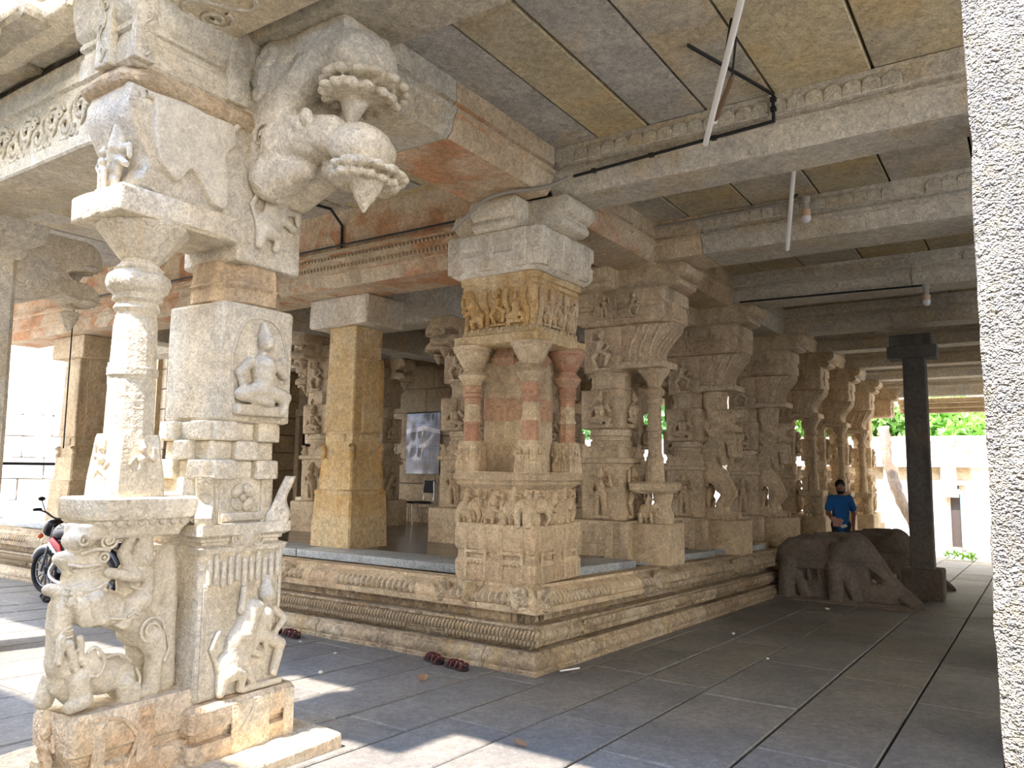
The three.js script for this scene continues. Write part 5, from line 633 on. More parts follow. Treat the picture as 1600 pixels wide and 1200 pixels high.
{ // rough granite pillar close by on the right, and the rest of its row out along the side
  const prof = []; for (let i = 0; i <= 60; i++) prof.push([0.34, (i / 60) * 4.25]);
  const g = sq(prof, { c: 0.04, amp: 0.022, n: 16, sd: 4.4 }), t = thing('granite_pillar', 'rough sunlit granite pillar with a coarse chiselled face', 'pillar', [3.86, 0.08, 2.92]);
  part(t, 'shaft', g, MGranite, { uv: 0.8 }); part(t, 'footing', T(box(0.9, 0.2, 0.9, { r: 0.03, amp: 0.02 }), 0, -0.06, 0), MGranite);
  for (const z of [-0.45, -3.15, -6.0, -8.95, -11.55, -14.6, -17.5, -20.2]) { const c = t.clone(); c.name = numbered('granite_pillar'); c.position.set(3.98, FY(z), z); c.scale.y = (4.3 - FY(z)) / 4.25; c.userData = { label: 'rough granite pillar of the outer row along the open side', category: 'pillar', group: 'outer row of granite pillars' }; scene.add(c); }
}
{ // later plain prop
  const t = thing('prop_pillar', 'dark plain square pillar on a stone foot, propping a cross beam', 'pillar', [2.0, FY(-9.4), -9.4]);
  part(t, 'foot', box(0.62, 0.52, 0.5, { r: 0.03, amp: 0.02, f: 5 }), MEle);
  part(t, 'shaft', T(sq([[0.18, 0], [0.18, 1.5], [0.175, 3.66]], { c: 0.02, amp: 0.012, n: 6 }), 0, 0.5, 0), MDark);
  part(t, 'cap_stone', T(box(0.78, 0.22, 0.5, { r: 0.015, amp: 0.006 }), -0.02, 4.14, 0), MDark);
  part(t, 'packing_stone', T(box(0.66, 0.2, 0.44, { r: 0.015, amp: 0.006 }), -0.04, 4.36, 0.02), MDark);
}
// pillars inside the hall: the same carved shapes, dim, with hanging brackets
{
  const spots = []; for (const x of [-3.25, -6.2, -9.2]) for (const z of [-3.3, -6.0, -8.95, -11.6]) if (!(x === -6.2 && z === -6.0) && !(x === -9.2 && z < -7)) spots.push([x, z]); spots.push([-7.4, -5.9]);
  let proto = null;
  for (const [x, z] of spots) {
    let t;
    if (!proto) {
      t = proto = thing('hall_pillar', 'carved pillar standing in the dim interior of the hall', 'pillar', [x, 0, z], 0, 'pillars inside the hall');
      for (const [n, k] of [['base', 'base'], ['shaft_block', 'block'], ['carved_figure', 'blockFig'], ['corner_volutes', 'vol'], ['many_sided_shaft', 'poly'], ['cube_block', 'cube'], ['carved_seated_figure', 'cubeFig'], ['neck', 'neck'], ['upper_block', 'top'], ['carved_figure', 'topFig']]) { const m = new THREE.Mesh(SH[k], MTan); m.name = n; t.add(m); }
      part(t, 'capital', T(box(0.7, 0.2, 0.7, { max: 4 }), 0, 2.95, 0), MTan);
      for (const a of [0, 1, 2, 3]) lotusBracket(t, 0.72, 0.5, 0.34, MTan, [0, 3.35, 0], (a * Math.PI) / 2);
    } else { t = proto.clone(); t.name = numbered('hall_pillar'); scene.add(t); }
    const y0 = 0.82 + FY(z); t.position.set(x, y0, z); t.scale.y = (3.9 - y0) / 3.3;
  }
}
// ---------------------------------------------------------------- walls behind the hall
{
  const w = struct('wall_back'), r0 = rng(31);
  part(w, 'wall_core', [T(new THREE.BoxGeometry(6.2, 4.6, 0.4), -9.6, 2.6, -8.35)], MTan);
  for (let k = 0; k < 7; k++) { let x = -12.5; while (x < -6.6) { const L = Math.min(0.9 + 0.6 * r0(), -6.5 - x); if (!(x + L / 2 > -12.2 && x + L / 2 < -10.7 && k < 5)) part(w, 'wall_stone', T(box(L - 0.01, 0.54, 0.22, { r: 0.015, amp: 0.008, max: 2 }), x + L / 2, 0.3 + k * 0.55, -8.1), MTan); x += L; } }
  const s = struct('wall_left'), r = rng(91);
  for (let k = 0; k < 10; k++) { let z = -4.2; const h = 0.45; while (z > -20.8) { const L = 0.7 + 0.8 * r(); part(s, 'wall_stone', T(box(0.5, h - 0.012, L - 0.012, { r: 0.02, amp: 0.01, max: 2 }), -12.6 + (r() - 0.5) * 0.03, 0.3 + k * h, z - L / 2), MTan); z -= L; } }
  part(s, 'wall_core', [T(new THREE.BoxGeometry(0.4, 5.2, 17), -12.75, 2.5, -12.6)], MTan);
}
{ const s = struct('door_1'); part(s, 'door_leaf', [T(flatBox(1.3, 2.7, 0.06, 0.01), -11.5, 0.35, -8.02)], plain('doorway_dark', 0x0b0a09, 0.6)); part(s, 'door_frame', [T(box(0.16, 2.75, 0.2), -12.25, 0.3, -7.98), T(box(0.16, 2.75, 0.2), -10.75, 0.3, -7.98), T(box(1.7, 0.2, 0.2), -11.5, 3.05, -7.98)], MTan); }  // near-black leaf: the darkness of the doorway is put into its colour
// banner with a photo print, wrapped in creased plastic, far inside
{
  const W = 512, c = document.createElement('canvas'); c.width = W; c.height = W * 1.4; const g = c.getContext('2d'), r = rng(44);
  g.fillStyle = '#8a8480'; g.fillRect(0, 0, W, W * 1.4);
  for (let i = 0; i < 46; i++) { g.fillStyle = i % 2 ? '#c6c0bc' : '#6a6460'; g.fillRect(0, 330 + i * 8.6, W, 3 + 2 * r()); }
  g.fillStyle = '#4b4a36'; g.fillRect(110, 20, 300, 110); for (let i = 0; i < 60; i++) { g.strokeStyle = i % 2 ? '#a79a6a' : '#2c2f22'; g.lineWidth = 3; g.beginPath(); g.moveTo(120 + 280 * r(), 30 + 20 * r()); g.lineTo(120 + 280 * r(), 120); g.stroke(); }
  g.fillStyle = '#d6d0cc'; g.beginPath(); g.moveTo(0, 190); g.lineTo(256, 150); g.lineTo(512, 200); g.lineTo(512, 250); g.lineTo(256, 205); g.lineTo(0, 240); g.fill();
  for (let i = 0; i < 26; i++) { g.strokeStyle = 'rgba(235,232,236,' + (0.25 + 0.5 * r()) + ')'; g.lineWidth = 2 + 5 * r(); g.beginPath(); const x = 60 + 400 * r(); g.moveTo(x, 260 + 60 * r()); g.lineTo(x - 60 + 120 * r(), 420 + 240 * r()); g.stroke(); }
  const tx = new THREE.CanvasTexture(c); tx.colorSpace = THREE.SRGBColorSpace;
  const t = thing('printed_banner', 'greyish printed banner in creased plastic hanging deep inside the hall', 'banner', [-8.02, 1.62, -7.93]);
  const pg = new THREE.PlaneGeometry(1.0, 1.4, 24, 24); const p = pg.attributes.position; for (let i = 0; i < p.count; i++) p.setZ(i, 0.02 * n3(p.getX(i) * 5, p.getY(i) * 5, 3)); pg.computeVertexNormals(); pg.translate(0, 0.7, 0);
  const m = part(t, 'print', pg, new THREE.MeshPhysicalMaterial({ map: tx, roughness: 0.3, clearcoat: 0.6, clearcoatRoughness: 0.2 }), { raw: true }); m.material.name = 'banner_print';
  part(t, 'batten', T(flatBox(1.04, 0.03, 0.03), 0, 1.39, -0.02), MDark);
}
{ // small metal-framed chair in front of it
  const t = thing('metal_chair', 'chrome-framed chair standing in the dark below the banner', 'chair', [-7.0, 0.58, -6.6], -0.4), ch = plain('chrome_steel', 0xd8d8d8, 0.2, 1);
  for (const s of [-1, 1]) { part(t, 'frame', tube([[s * 0.22, 0.02, 0.22], [s * 0.22, 0.44, 0.22], [s * 0.22, 0.45, 0.0], [s * 0.22, 0.46, -0.22], [s * 0.22, 0.9, -0.26]], 0.012, 40), ch); part(t, 'leg', tube([[s * 0.22, 0.45, -0.1], [s * 0.22, 0.02, -0.24]], 0.012), ch); }
  part(t, 'seat', T(box(0.44, 0.04, 0.42, { amp: 0 }), 0, 0.45, 0), plain('black_vinyl', 0x15130f, 0.5)); part(t, 'backrest', T(box(0.44, 0.26, 0.03, { amp: 0 }), 0, 0.66, -0.25, 0, -0.08), mats.black_vinyl);
}
// ---------------------------------------------------------------- the two stone elephants flanking the steps
{
  const q = [], c = (ax, ay, az, ra, bx, by, bz, rb, k = 0.05) => q.push(['c', ax, ay, az, ra, bx, by, bz, rb, k]), e = (x, y, z, rx, ry, rz, k = 0.05) => q.push(['e', x, y, z, rx, ry, rz, k]);
  // length along x: rump at 0.1, head at 1.2, trunk down to the floor at 2.1
  e(0.62, 0.72, 0, 0.62, 0.36, 0.27, 0.08); e(0.3, 0.66, 0, 0.34, 0.34, 0.27, 0.08); q.push(['b', 0.75, 0.4, -0.02, 0.66, 0.4, 0.2, 0.05, 0.05]);
  e(1.18, 0.86, 0, 0.27, 0.28, 0.24, 0.07); c(1.32, 0.82, 0, 0.19, 1.5, 0.6, 0, 0.155, 0.06); c(1.5, 0.6, 0, 0.155, 1.66, 0.4, 0, 0.125, 0.05); c(1.66, 0.4, 0, 0.125, 1.9, 0.2, 0, 0.1, 0.05); c(1.9, 0.2, 0, 0.1, 2.08, 0.06, 0, 0.08, 0.04); c(2.0, 0.12, 0, 0.08, 2.12, 0.03, 0, 0.055, 0.03);
  for (const s of [-1, 1]) { e(1.0, 0.78, s * 0.235, 0.16, 0.22, 0.055, 0.015); e(0.96, 0.74, s * 0.275, 0.09, 0.14, 0.03, 0.01); c(1.36, 0.66, s * 0.14, 0.05, 1.62, 0.46, s * 0.14, 0.025, 0.02); c(0.92, 0.6, s * 0.17, 0.16, 0.9, 0.06, s * 0.2, 0.1, 0.04); c(1.05, 0.55, s * 0.15, 0.12, 1.24, 0.06, s * 0.16, 0.085, 0.04); c(0.2, 0.6, s * 0.17, 0.17, 0.14, 0.06, s * 0.2, 0.11, 0.04); c(0.32, 0.42, s * 0.16, 0.11, 0.46, 0.06, s * 0.17, 0.08, 0.04); e(1.26, 0.92, s * 0.21, 0.035, 0.028, 0.02, 0.01);
    for (let i = 0; i < 3; i++) c(0.5 + i * 0.16, 0.56, s * 0.25, 0.02, 0.53 + i * 0.16, 0.38, s * 0.235, 0.035, 0.02); c(0.28, 0.56, s * 0.262, 0.02, 0.95, 0.56, s * 0.262, 0.02, 0.02); }
  q.push(['b', 1.5, 0.2, 0, 0.34, 0.16, 0.12, 0.04, 0.04]); q.push(['b', 0.95, 0.03, 0, 1.05, 0.05, 0.3, 0.03, 0.03]); c(1.05, 1.08, 0, 0.06, 0.6, 1.08, 0, 0.03, 0.05); q.push(['b', 1.9, 0.03, 0, 0.22, 0.03, 0.1, 0.02, 0.03]); c(1.95, 0.12, 0.08, 0.04, 1.86, 0.16, 0.12, 0.05, 0.03);
  const g = uvBox(bare(nets(crisp(q, 0.55), [-0.14, -0.05, -0.4], [2.24, 1.2, 0.4], 0.021, { amp: 0.012, f: 12 })));
  for (const [x, z, lab] of [[0.02, -7.72, 'dark stone elephant with its trunk on the open floor, beside the plinth corner'], [0.16, -11.3, 'stone elephant beyond the person, its trunk reaching the dark prop pillar']]) { const t = thing('stone_elephant', lab, 'statue', [x, FY(z) - 0.02, z]); const m = part(t, 'body', g, MEle, { raw: true }); part(t, 'plinth', T(box(2.1, 0.08, 0.72, { r: 0.02, amp: 0.01 }), 1.0, -0.02, 0), MEle); }
}
// ---------------------------------------------------------------- the person standing on the steps
{
  const t = thing('person', 'person in a blue T-shirt with dark hair, head bowed over papers', 'person', [0.66, -0.05, -9.55], 0.45);
  const skin = plain('skin', 0x8a5a42, 0.6), shirt = plain('blue_cotton', 0x1b5f9e, 0.9), hair = plain('black_hair', 0x0c0a09, 0.7), jeans = plain('dark_trousers', 0x2a2f3c, 0.9);
  const body = [], B = (...a) => body.push(['c', ...a]);
  B(0, 1.36, 0, 0.055, 0.0, 1.47, 0.03, 0.052, 0.02); body.push(['e', -0.01, 1.56, 0.06, 0.075, 0.105, 0.095, 0.015]); body.push(['e', -0.02, 1.49, 0.1, 0.05, 0.05, 0.05, 0.02]); B(-0.02, 1.55, 0.15, 0.014, -0.02, 1.52, 0.165, 0.016, 0.012);
  for (const s of [-1, 1]) { body.push(['e', s * 0.078, 1.55, 0.04, 0.014, 0.03, 0.022, 0.008]); B(s * 0.19, 1.34, 0, 0.052, s * 0.25, 1.08, 0.02, 0.043, 0.02); }
  B(-0.25, 1.08, 0.02, 0.042, -0.19, 0.94, 0.16, 0.032, 0.02); B(0.25, 1.08, 0.02, 0.042, 0.22, 0.86, 0.08, 0.032, 0.02);
  body.push(['e', -0.185, 0.92, 0.19, 0.04, 0.045, 0.025, 0.01]); body.push(['e', 0.215, 0.81, 0.1, 0.025, 0.05, 0.04, 0.01]);
  for (let i = 0; i < 4; i++) { B(-0.205 + i * 0.016, 0.9, 0.2, 0.009, -0.19 + i * 0.016, 0.86 - (i === 3 ? -0.01 : 0), 0.225, 0.008, 0.004); B(0.205 + 0.004 * i, 0.78, 0.075 + i * 0.018, 0.009, 0.2, 0.715 + (i === 3 ? 0.012 : 0), 0.085 + i * 0.016, 0.008, 0.004); }
  B(-0.15, 0.925, 0.185, 0.011, -0.125, 0.9, 0.215, 0.009, 0.006); B(0.205, 0.82, 0.135, 0.011, 0.19, 0.775, 0.15, 0.009, 0.006);
  B(-0.09, 0.1, 0, 0.05, -0.09, 0.05, 0.06, 0.045, 0.02); B(0.09, 0.1, 0, 0.05, 0.09, 0.05, 0.06, 0.045, 0.02); B(-0.09, 0.045, 0, 0.045, -0.1, 0.04, 0.16, 0.035, 0.02); B(0.09, 0.045, 0, 0.045, 0.1, 0.04, 0.16, 0.035, 0.02);
  B(0, 0.9, 0, 0.12, 0, 1.3, 0, 0.11, 0.05); for (const s of [-1, 1]) { B(s * 0.08, 0.86, 0, 0.08, s * 0.09, 0.48, 0.01, 0.06, 0.03); B(s * 0.09, 0.48, 0.01, 0.058, s * 0.09, 0.1, 0, 0.04, 0.03); }
  t.scale.set(0.9, 1, 0.95); part(t, 'body', nets(body, [-0.36, -0.02, -0.2], [0.36, 1.7, 0.28], 0.011), skin);
  const sh = [['c', 0, 0.86, 0, 0.15, 0, 1.1, 0, 0.145, 0.06], ['c', -0.11, 1.3, 0, 0.1, 0.11, 1.3, 0, 0.1, 0.06], ['c', 0, 1.1, 0, 0.15, 0, 1.28, 0, 0.135, 0.06], ['c', -0.17, 1.34, 0, 0.075, -0.235, 1.17, 0.01, 0.075, 0.03], ['c', 0.17, 1.34, 0, 0.075, 0.235, 1.17, 0.01, 0.075, 0.03], ['-e', 0, 1.44, 0.03, 0.075, 0.05, 0.075, 0.01]];
  part(t, 'shirt', nets(sh, [-0.36, 0.68, -0.22], [0.36, 1.48, 0.22], 0.014, { amp: 0.01, f: 9 }), shirt);
  part(t, 'trousers', nets([['c', -0.08, 0.86, 0, 0.115, 0.08, 0.86, 0, 0.115, 0.03], ['c', -0.08, 0.8, 0, 0.1, -0.09, 0.14, 0, 0.075, 0.03], ['c', 0.08, 0.8, 0, 0.1, 0.09, 0.14, 0, 0.075, 0.03]], [-0.26, 0.04, -0.2], [0.26, 1.02, 0.2], 0.018, { amp: 0.008, f: 9 }), jeans);
  part(t, 'hair', nets([['e', -0.005, 1.6, 0.035, 0.1, 0.095, 0.11, 0.02], ['e', 0.03, 1.53, -0.04, 0.085, 0.1, 0.065, 0.03], ['-e', -0.02, 1.5, 0.15, 0.075, 0.1, 0.07, 0.02], ['-b', 0, 1.4, 0, 0.2, 0.06, 0.2, 0.01, 0.02]], [-0.16, 1.36, -0.16], [0.16, 1.74, 0.2], 0.011, { amp: 0.008, f: 30 }), hair);
  part(t, 'beard', nets([['e', -0.02, 1.465, 0.1, 0.06, 0.04, 0.055, 0.02], ['c', -0.07, 1.52, 0.06, 0.02, -0.05, 1.46, 0.11, 0.025, 0.02], ['c', 0.05, 1.52, 0.06, 0.02, 0.03, 1.46, 0.11, 0.025, 0.02]], [-0.13, 1.4, 0], [0.11, 1.57, 0.19], 0.011), hair);
  plain('eye_white', 0xd8d2c8, 0.3); for (const x of [-0.05, 0.012]) part(t, 'eye', T(new THREE.SphereGeometry(0.01, 8, 6), x, 1.565, 0.146), mats.eye_white);
  const k = thing('paper_packet', 'crumpled pinkish paper packet held by the person in blue', 'paper', [0.66 + 0.0, -0.05 + 0.86, -9.55 + 0.33], 0.45);
  part(k, 'packet', nets([['b', 0, 0.06, 0, 0.075, 0.07, 0.03, 0.015, 0.02], ['e', -0.05, 0.13, 0, 0.05, 0.04, 0.03, 0.02], ['e', 0.05, 0.1, 0.01, 0.06, 0.04, 0.03, 0.02]], [-0.16, -0.06, -0.1], [0.16, 0.22, 0.1], 0.014, { amp: 0.02, f: 22 }), plain('pink_tan_paper', 0xb08a78, 0.8));
  part(k, 'white_sheet', T(nets([['e', 0, 0, 0, 0.055, 0.035, 0.02, 0.01]], [-0.08, -0.06, -0.05], [0.08, 0.06, 0.05], 0.012, { amp: 0.01, f: 30 }), 0.1, 0.0, 0.03), plain('white_paper', 0xd9d4c8, 0.8));
}
// ---------------------------------------------------------------- the motorbike by the plinth
{
  const t = thing('motorbike', 'black motorbike with a red and white tank panel parked against the plinth', 'motorbike', [-6.95, 0.02, 0.34], 0.1);
  const blk = plain('black_enamel', 0x101012, 0.25), rub = plain('tyre_rubber', 0x151515, 0.9), ch = mats.chrome_steel, red = plain('red_enamel', 0xb01c22, 0.3), wh = plain('white_enamel', 0xe6e6e6, 0.3), gry = plain('grey_alloy', 0x777a7d, 0.4, 0.8), seatM = plain('seat_vinyl', 0x17171a, 0.55);
  // front wheel at x = -0.62, rear at x = 0.62; y up
  for (const x of [-0.62, 0.62]) { const w = new THREE.Group(); w.name = 'wheel'; w.position.set(x, 0.3, 0); t.add(w); part(w, 'tyre', new THREE.TorusGeometry(0.26, 0.042, 10, 36), rub); part(w, 'rim', new THREE.TorusGeometry(0.215, 0.014, 8, 32), gry); part(w, 'spokes', Array.from({ length: 6 }, (_, i) => T(new THREE.CylinderGeometry(0.012, 0.016, 0.42, 6), 0, 0, 0, 0, 0, (i * Math.PI) / 6)), gry); part(w, 'hub', T(new THREE.CylinderGeometry(0.05, 0.05, 0.09, 14), 0, 0, 0, 0, Math.PI / 2), gry); }
  for (const z of [-0.07, 0.07]) part(t, 'fork_leg', tube([[-0.62, 0.3, z], [-0.5, 0.62, z], [-0.4, 0.9, z * 0.9]], 0.02), gry);
  part(t, 'front_fender', T(new THREE.TorusGeometry(0.31, 0.045, 8, 20, 1.7), -0.62, 0.3, 0, 0, 0, 0.9), gry);
  part(t, 'headlamp', nets([['e', -0.56, 0.86, 0, 0.1, 0.11, 0.11, 0.02], ['e', -0.5, 0.92, 0, 0.1, 0.08, 0.12, 0.03]], [-0.7, 0.7, -0.16], [-0.34, 1.06, 0.16], 0.016), blk);
  part(t, 'headlamp_glass', T(new THREE.SphereGeometry(0.08, 14, 10), -0.605, 0.86, 0, 0, 0, 0.2, [0.5, 1, 1]), wh);
  plain('orange_lens', 0xc4502a, 0.3); for (const s of [-1, 1]) part(t, 'indicator', T(new THREE.SphereGeometry(0.035, 10, 8), -0.52, 0.78, s * 0.17), mats.orange_lens);
  part(t, 'handlebar', tube([[-0.28, 1.14, -0.36], [-0.36, 1.1, -0.22], [-0.42, 1.0, 0], [-0.36, 1.1, 0.22], [-0.28, 1.14, 0.36]], 0.014, 40), gry);
  for (const s of [-1, 1]) part(t, 'grip', T(new THREE.CylinderGeometry(0.02, 0.02, 0.13, 8), -0.265, 1.145, s * 0.39, s * 0.4, Math.PI / 2), rub);
  for (const s of [-1, 1]) part(t, 'mirror', [tube([[-0.36, 1.1, s * 0.22], [-0.36, 1.22, s * 0.27], [-0.33, 1.26, s * 0.3]], 0.007), T(new THREE.SphereGeometry(0.05, 10, 8), -0.32, 1.28, s * 0.31, 0, 0, 0, [0.3, 0.6, 1])], blk);
  part(t, 'tank', nets([['e', -0.12, 0.84, 0, 0.27, 0.13, 0.14, 0.04], ['e', -0.25, 0.8, 0, 0.16, 0.14, 0.15, 0.05]], [-0.46, 0.62, -0.2], [0.2, 1.02, 0.2], 0.018), blk);
  for (const s of [-1, 1]) { part(t, 'side_panel', T(extrude([[-0.36, 0.72], [-0.2, 0.62], [-0.06, 0.56], [-0.1, 0.68], [-0.28, 0.78]], 0.03, 0.008), 0, 0, s * 0.15), red); part(t, 'side_stripe', T(extrude([[-0.36, 0.66], [-0.2, 0.56], [-0.08, 0.5], [-0.16, 0.58], [-0.34, 0.72]], 0.024, 0.006), 0, 0, s * 0.155), wh); }
  part(t, 'engine', [T(box(0.36, 0.3, 0.22, { r: 0.03, amp: 0, max: 2 }), -0.05, 0.3, 0), ...Array.from({ length: 5 }, (_, i) => T(box(0.24, 0.02, 0.26, { r: 0.004, amp: 0, max: 1 }), -0.1, 0.58 + i * 0.035, 0))], gry);
  part(t, 'exhaust', tube([[-0.18, 0.5, 0.12], [-0.3, 0.3, 0.14], [-0.1, 0.2, 0.15], [0.3, 0.24, 0.16], [0.8, 0.36, 0.16]], 0.032, 40, 8), ch);
  part(t, 'seat', nets([['e', 0.4, 0.82, 0, 0.42, 0.075, 0.13, 0.04], ['e', 0.2, 0.78, 0, 0.2, 0.08, 0.12, 0.04]], [-0.1, 0.64, -0.18], [0.9, 0.98, 0.18], 0.02), seatM);
  part(t, 'frame', [tube([[-0.4, 0.88, 0], [-0.1, 0.7, 0], [0.3, 0.66, 0], [0.75, 0.74, 0]], 0.025), tube([[-0.38, 0.8, 0], [-0.22, 0.34, 0], [0.2, 0.3, 0], [0.62, 0.3, 0]], 0.022)], blk);
  part(t, 'rear_fender', [T(new THREE.TorusGeometry(0.33, 0.05, 8, 18, 1.6), 0.62, 0.3, 0, 0, 0, 0.5), T(box(0.1, 0.08, 0.16, { amp: 0, max: 1 }), 0.92, 0.68, 0)], blk);
  part(t, 'side_stand', tube([[0.05, 0.3, 0.12], [0.1, 0.02, 0.28]], 0.012), gry);
}
// ---------------------------------------------------------------- sandals, litter
{
  const so = plain('sandal_sole', 0x231815, 0.8), st2 = plain('maroon_strap', 0x5a2124, 0.6), bl = plain('black_strap', 0x161314, 0.6);
  const sole = uvBox(bare(extrude(spline([[0, -0.125], [0.04, -0.1], [0.042, -0.03], [0.036, 0.03], [0.046, 0.09], [0.03, 0.125], [0, 0.132], [-0.03, 0.12], [-0.042, 0.06], [-0.034, 0], [-0.04, -0.08], [-0.02, -0.12], [0, -0.125]], 30), 0.026, 0.006)).rotateX(-Math.PI / 2).translate(0, 0.013, 0));
  const strap = (z, h) => tube([[-0.04, 0.02, z], [-0.03, h, z + 0.01], [0, h + 0.012, z + 0.014], [0.03, h, z + 0.01], [0.04, 0.02, z]], 0.009, 20, 6);
  const straps = uvBox(G(T(strap(-0.07, 0.05), 0, 0, 0, 0, 0, 0, [1, 1, 1]), T(strap(-0.03, 0.055)), T(strap(0.03, 0.055)), T(strap(0.085, 0.045))));
  const put = (x, z, ry, m, lab, grp) => { const t = thing('sandal', lab, 'sandal', [x, FY(z) + 0.002, z], ry, grp); for (const [n, g, mm] of [['sole', sole, so], ['straps', straps, m]]) { const q = new THREE.Mesh(g, mm); q.name = n; t.add(q); } t.scale.setScalar(1.15); };
  const a = 'maroon strappy sandal in the pair below the platform corner', b = 'maroon strappy sandal in the pair on the floor beside the lion pillar', c = 'black sandal in the pair beside the motorbike wheel';
  put(-1.0, 0.14, 1.2, st2, a, 'sandals below the platform corner'); put(-0.68, 0.22, 1.35, st2, a, 'sandals below the platform corner');
  put(-3.18, 0.16, 1.2, st2, b, 'sandals beside the lion pillar'); put(-2.84, 0.22, 1.4, st2, b, 'sandals beside the lion pillar');
  put(-7.16, 0.58, 1.0, bl, c, 'sandals beside the motorbike'); put(-6.84, 0.72, 1.2, bl, c, 'sandals beside the motorbike');
  const leaf = (s) => { const g = new THREE.PlaneGeometry(0.09 * s, 0.12 * s, 4, 6), p = g.attributes.position; for (let i = 0; i < p.count; i++) { const y = p.getY(i) / (0.06 * s), w = Math.sqrt(Math.max(0, 1 - y * y)); p.setX(i, p.getX(i) * w); p.setZ(i, 0.03 * s * Math.abs(p.getX(i)) * 12 + 0.012 * y * y); } g.computeVertexNormals(); g.rotateX(-Math.PI / 2 + 0.25); return g; };
  const lm = plain('dry_leaf', 0x8f6f52, 0.8, 0, { side: THREE.DoubleSide });
  single('dry_leaf', 'curled brown leaf on the paving near the corner sandals', 'leaf', T(leaf(1), -0.62, FY(0.75) + 0.02, 0.75, 0.5), lm);
  single('dry_leaf', 'small orange leaf lying in the sunlit paving joint', 'leaf', T(leaf(0.8), 0.9, FY(1.5) + 0.015, 1.62, 1.5), lm);
  const wp = mats.white_paper; const bit = () => nets([['e', 0, 0, 0, 0.03, 0.012, 0.018, 0.01]], [-0.05, -0.03, -0.04], [0.05, 0.03, 0.04], 0.009, { amp: 0.008, f: 40 });
  for (const [x, z, s, lab] of [[-1.42, 1.12, 1, 'round white scrap on the paving between the lion pillar and the plinth'], [-2.55, 0.35, 0.8, 'white scrap at the plinth foot beside the maroon sandals'], [-1.9, 0.5, 0.6, 'smallest white scrap lying before the plinth ribs'], [1.0, -6.6, 1.2, 'white scrap on the floor before the near stone elephant'], [0.62, -3.4, 1, 'white scrap below the long right face of the plinth'], [1.35, -2.2, 0.7, 'white scrap in the middle of the open gallery floor']]) single('paper_scrap', lab, 'litter', T(bit(), x, FY(z) + 0.012, z, x * 3, 0, 0, s), wp, { group: 'white scraps on the paving' });
  single('white_stick', 'short white stick leaning at the plinth foot by the corner', 'litter', tube([[0.13, 0.03, -0.2], [0.2, 0.02, -0.42]], 0.008), MWhiteTube);
}
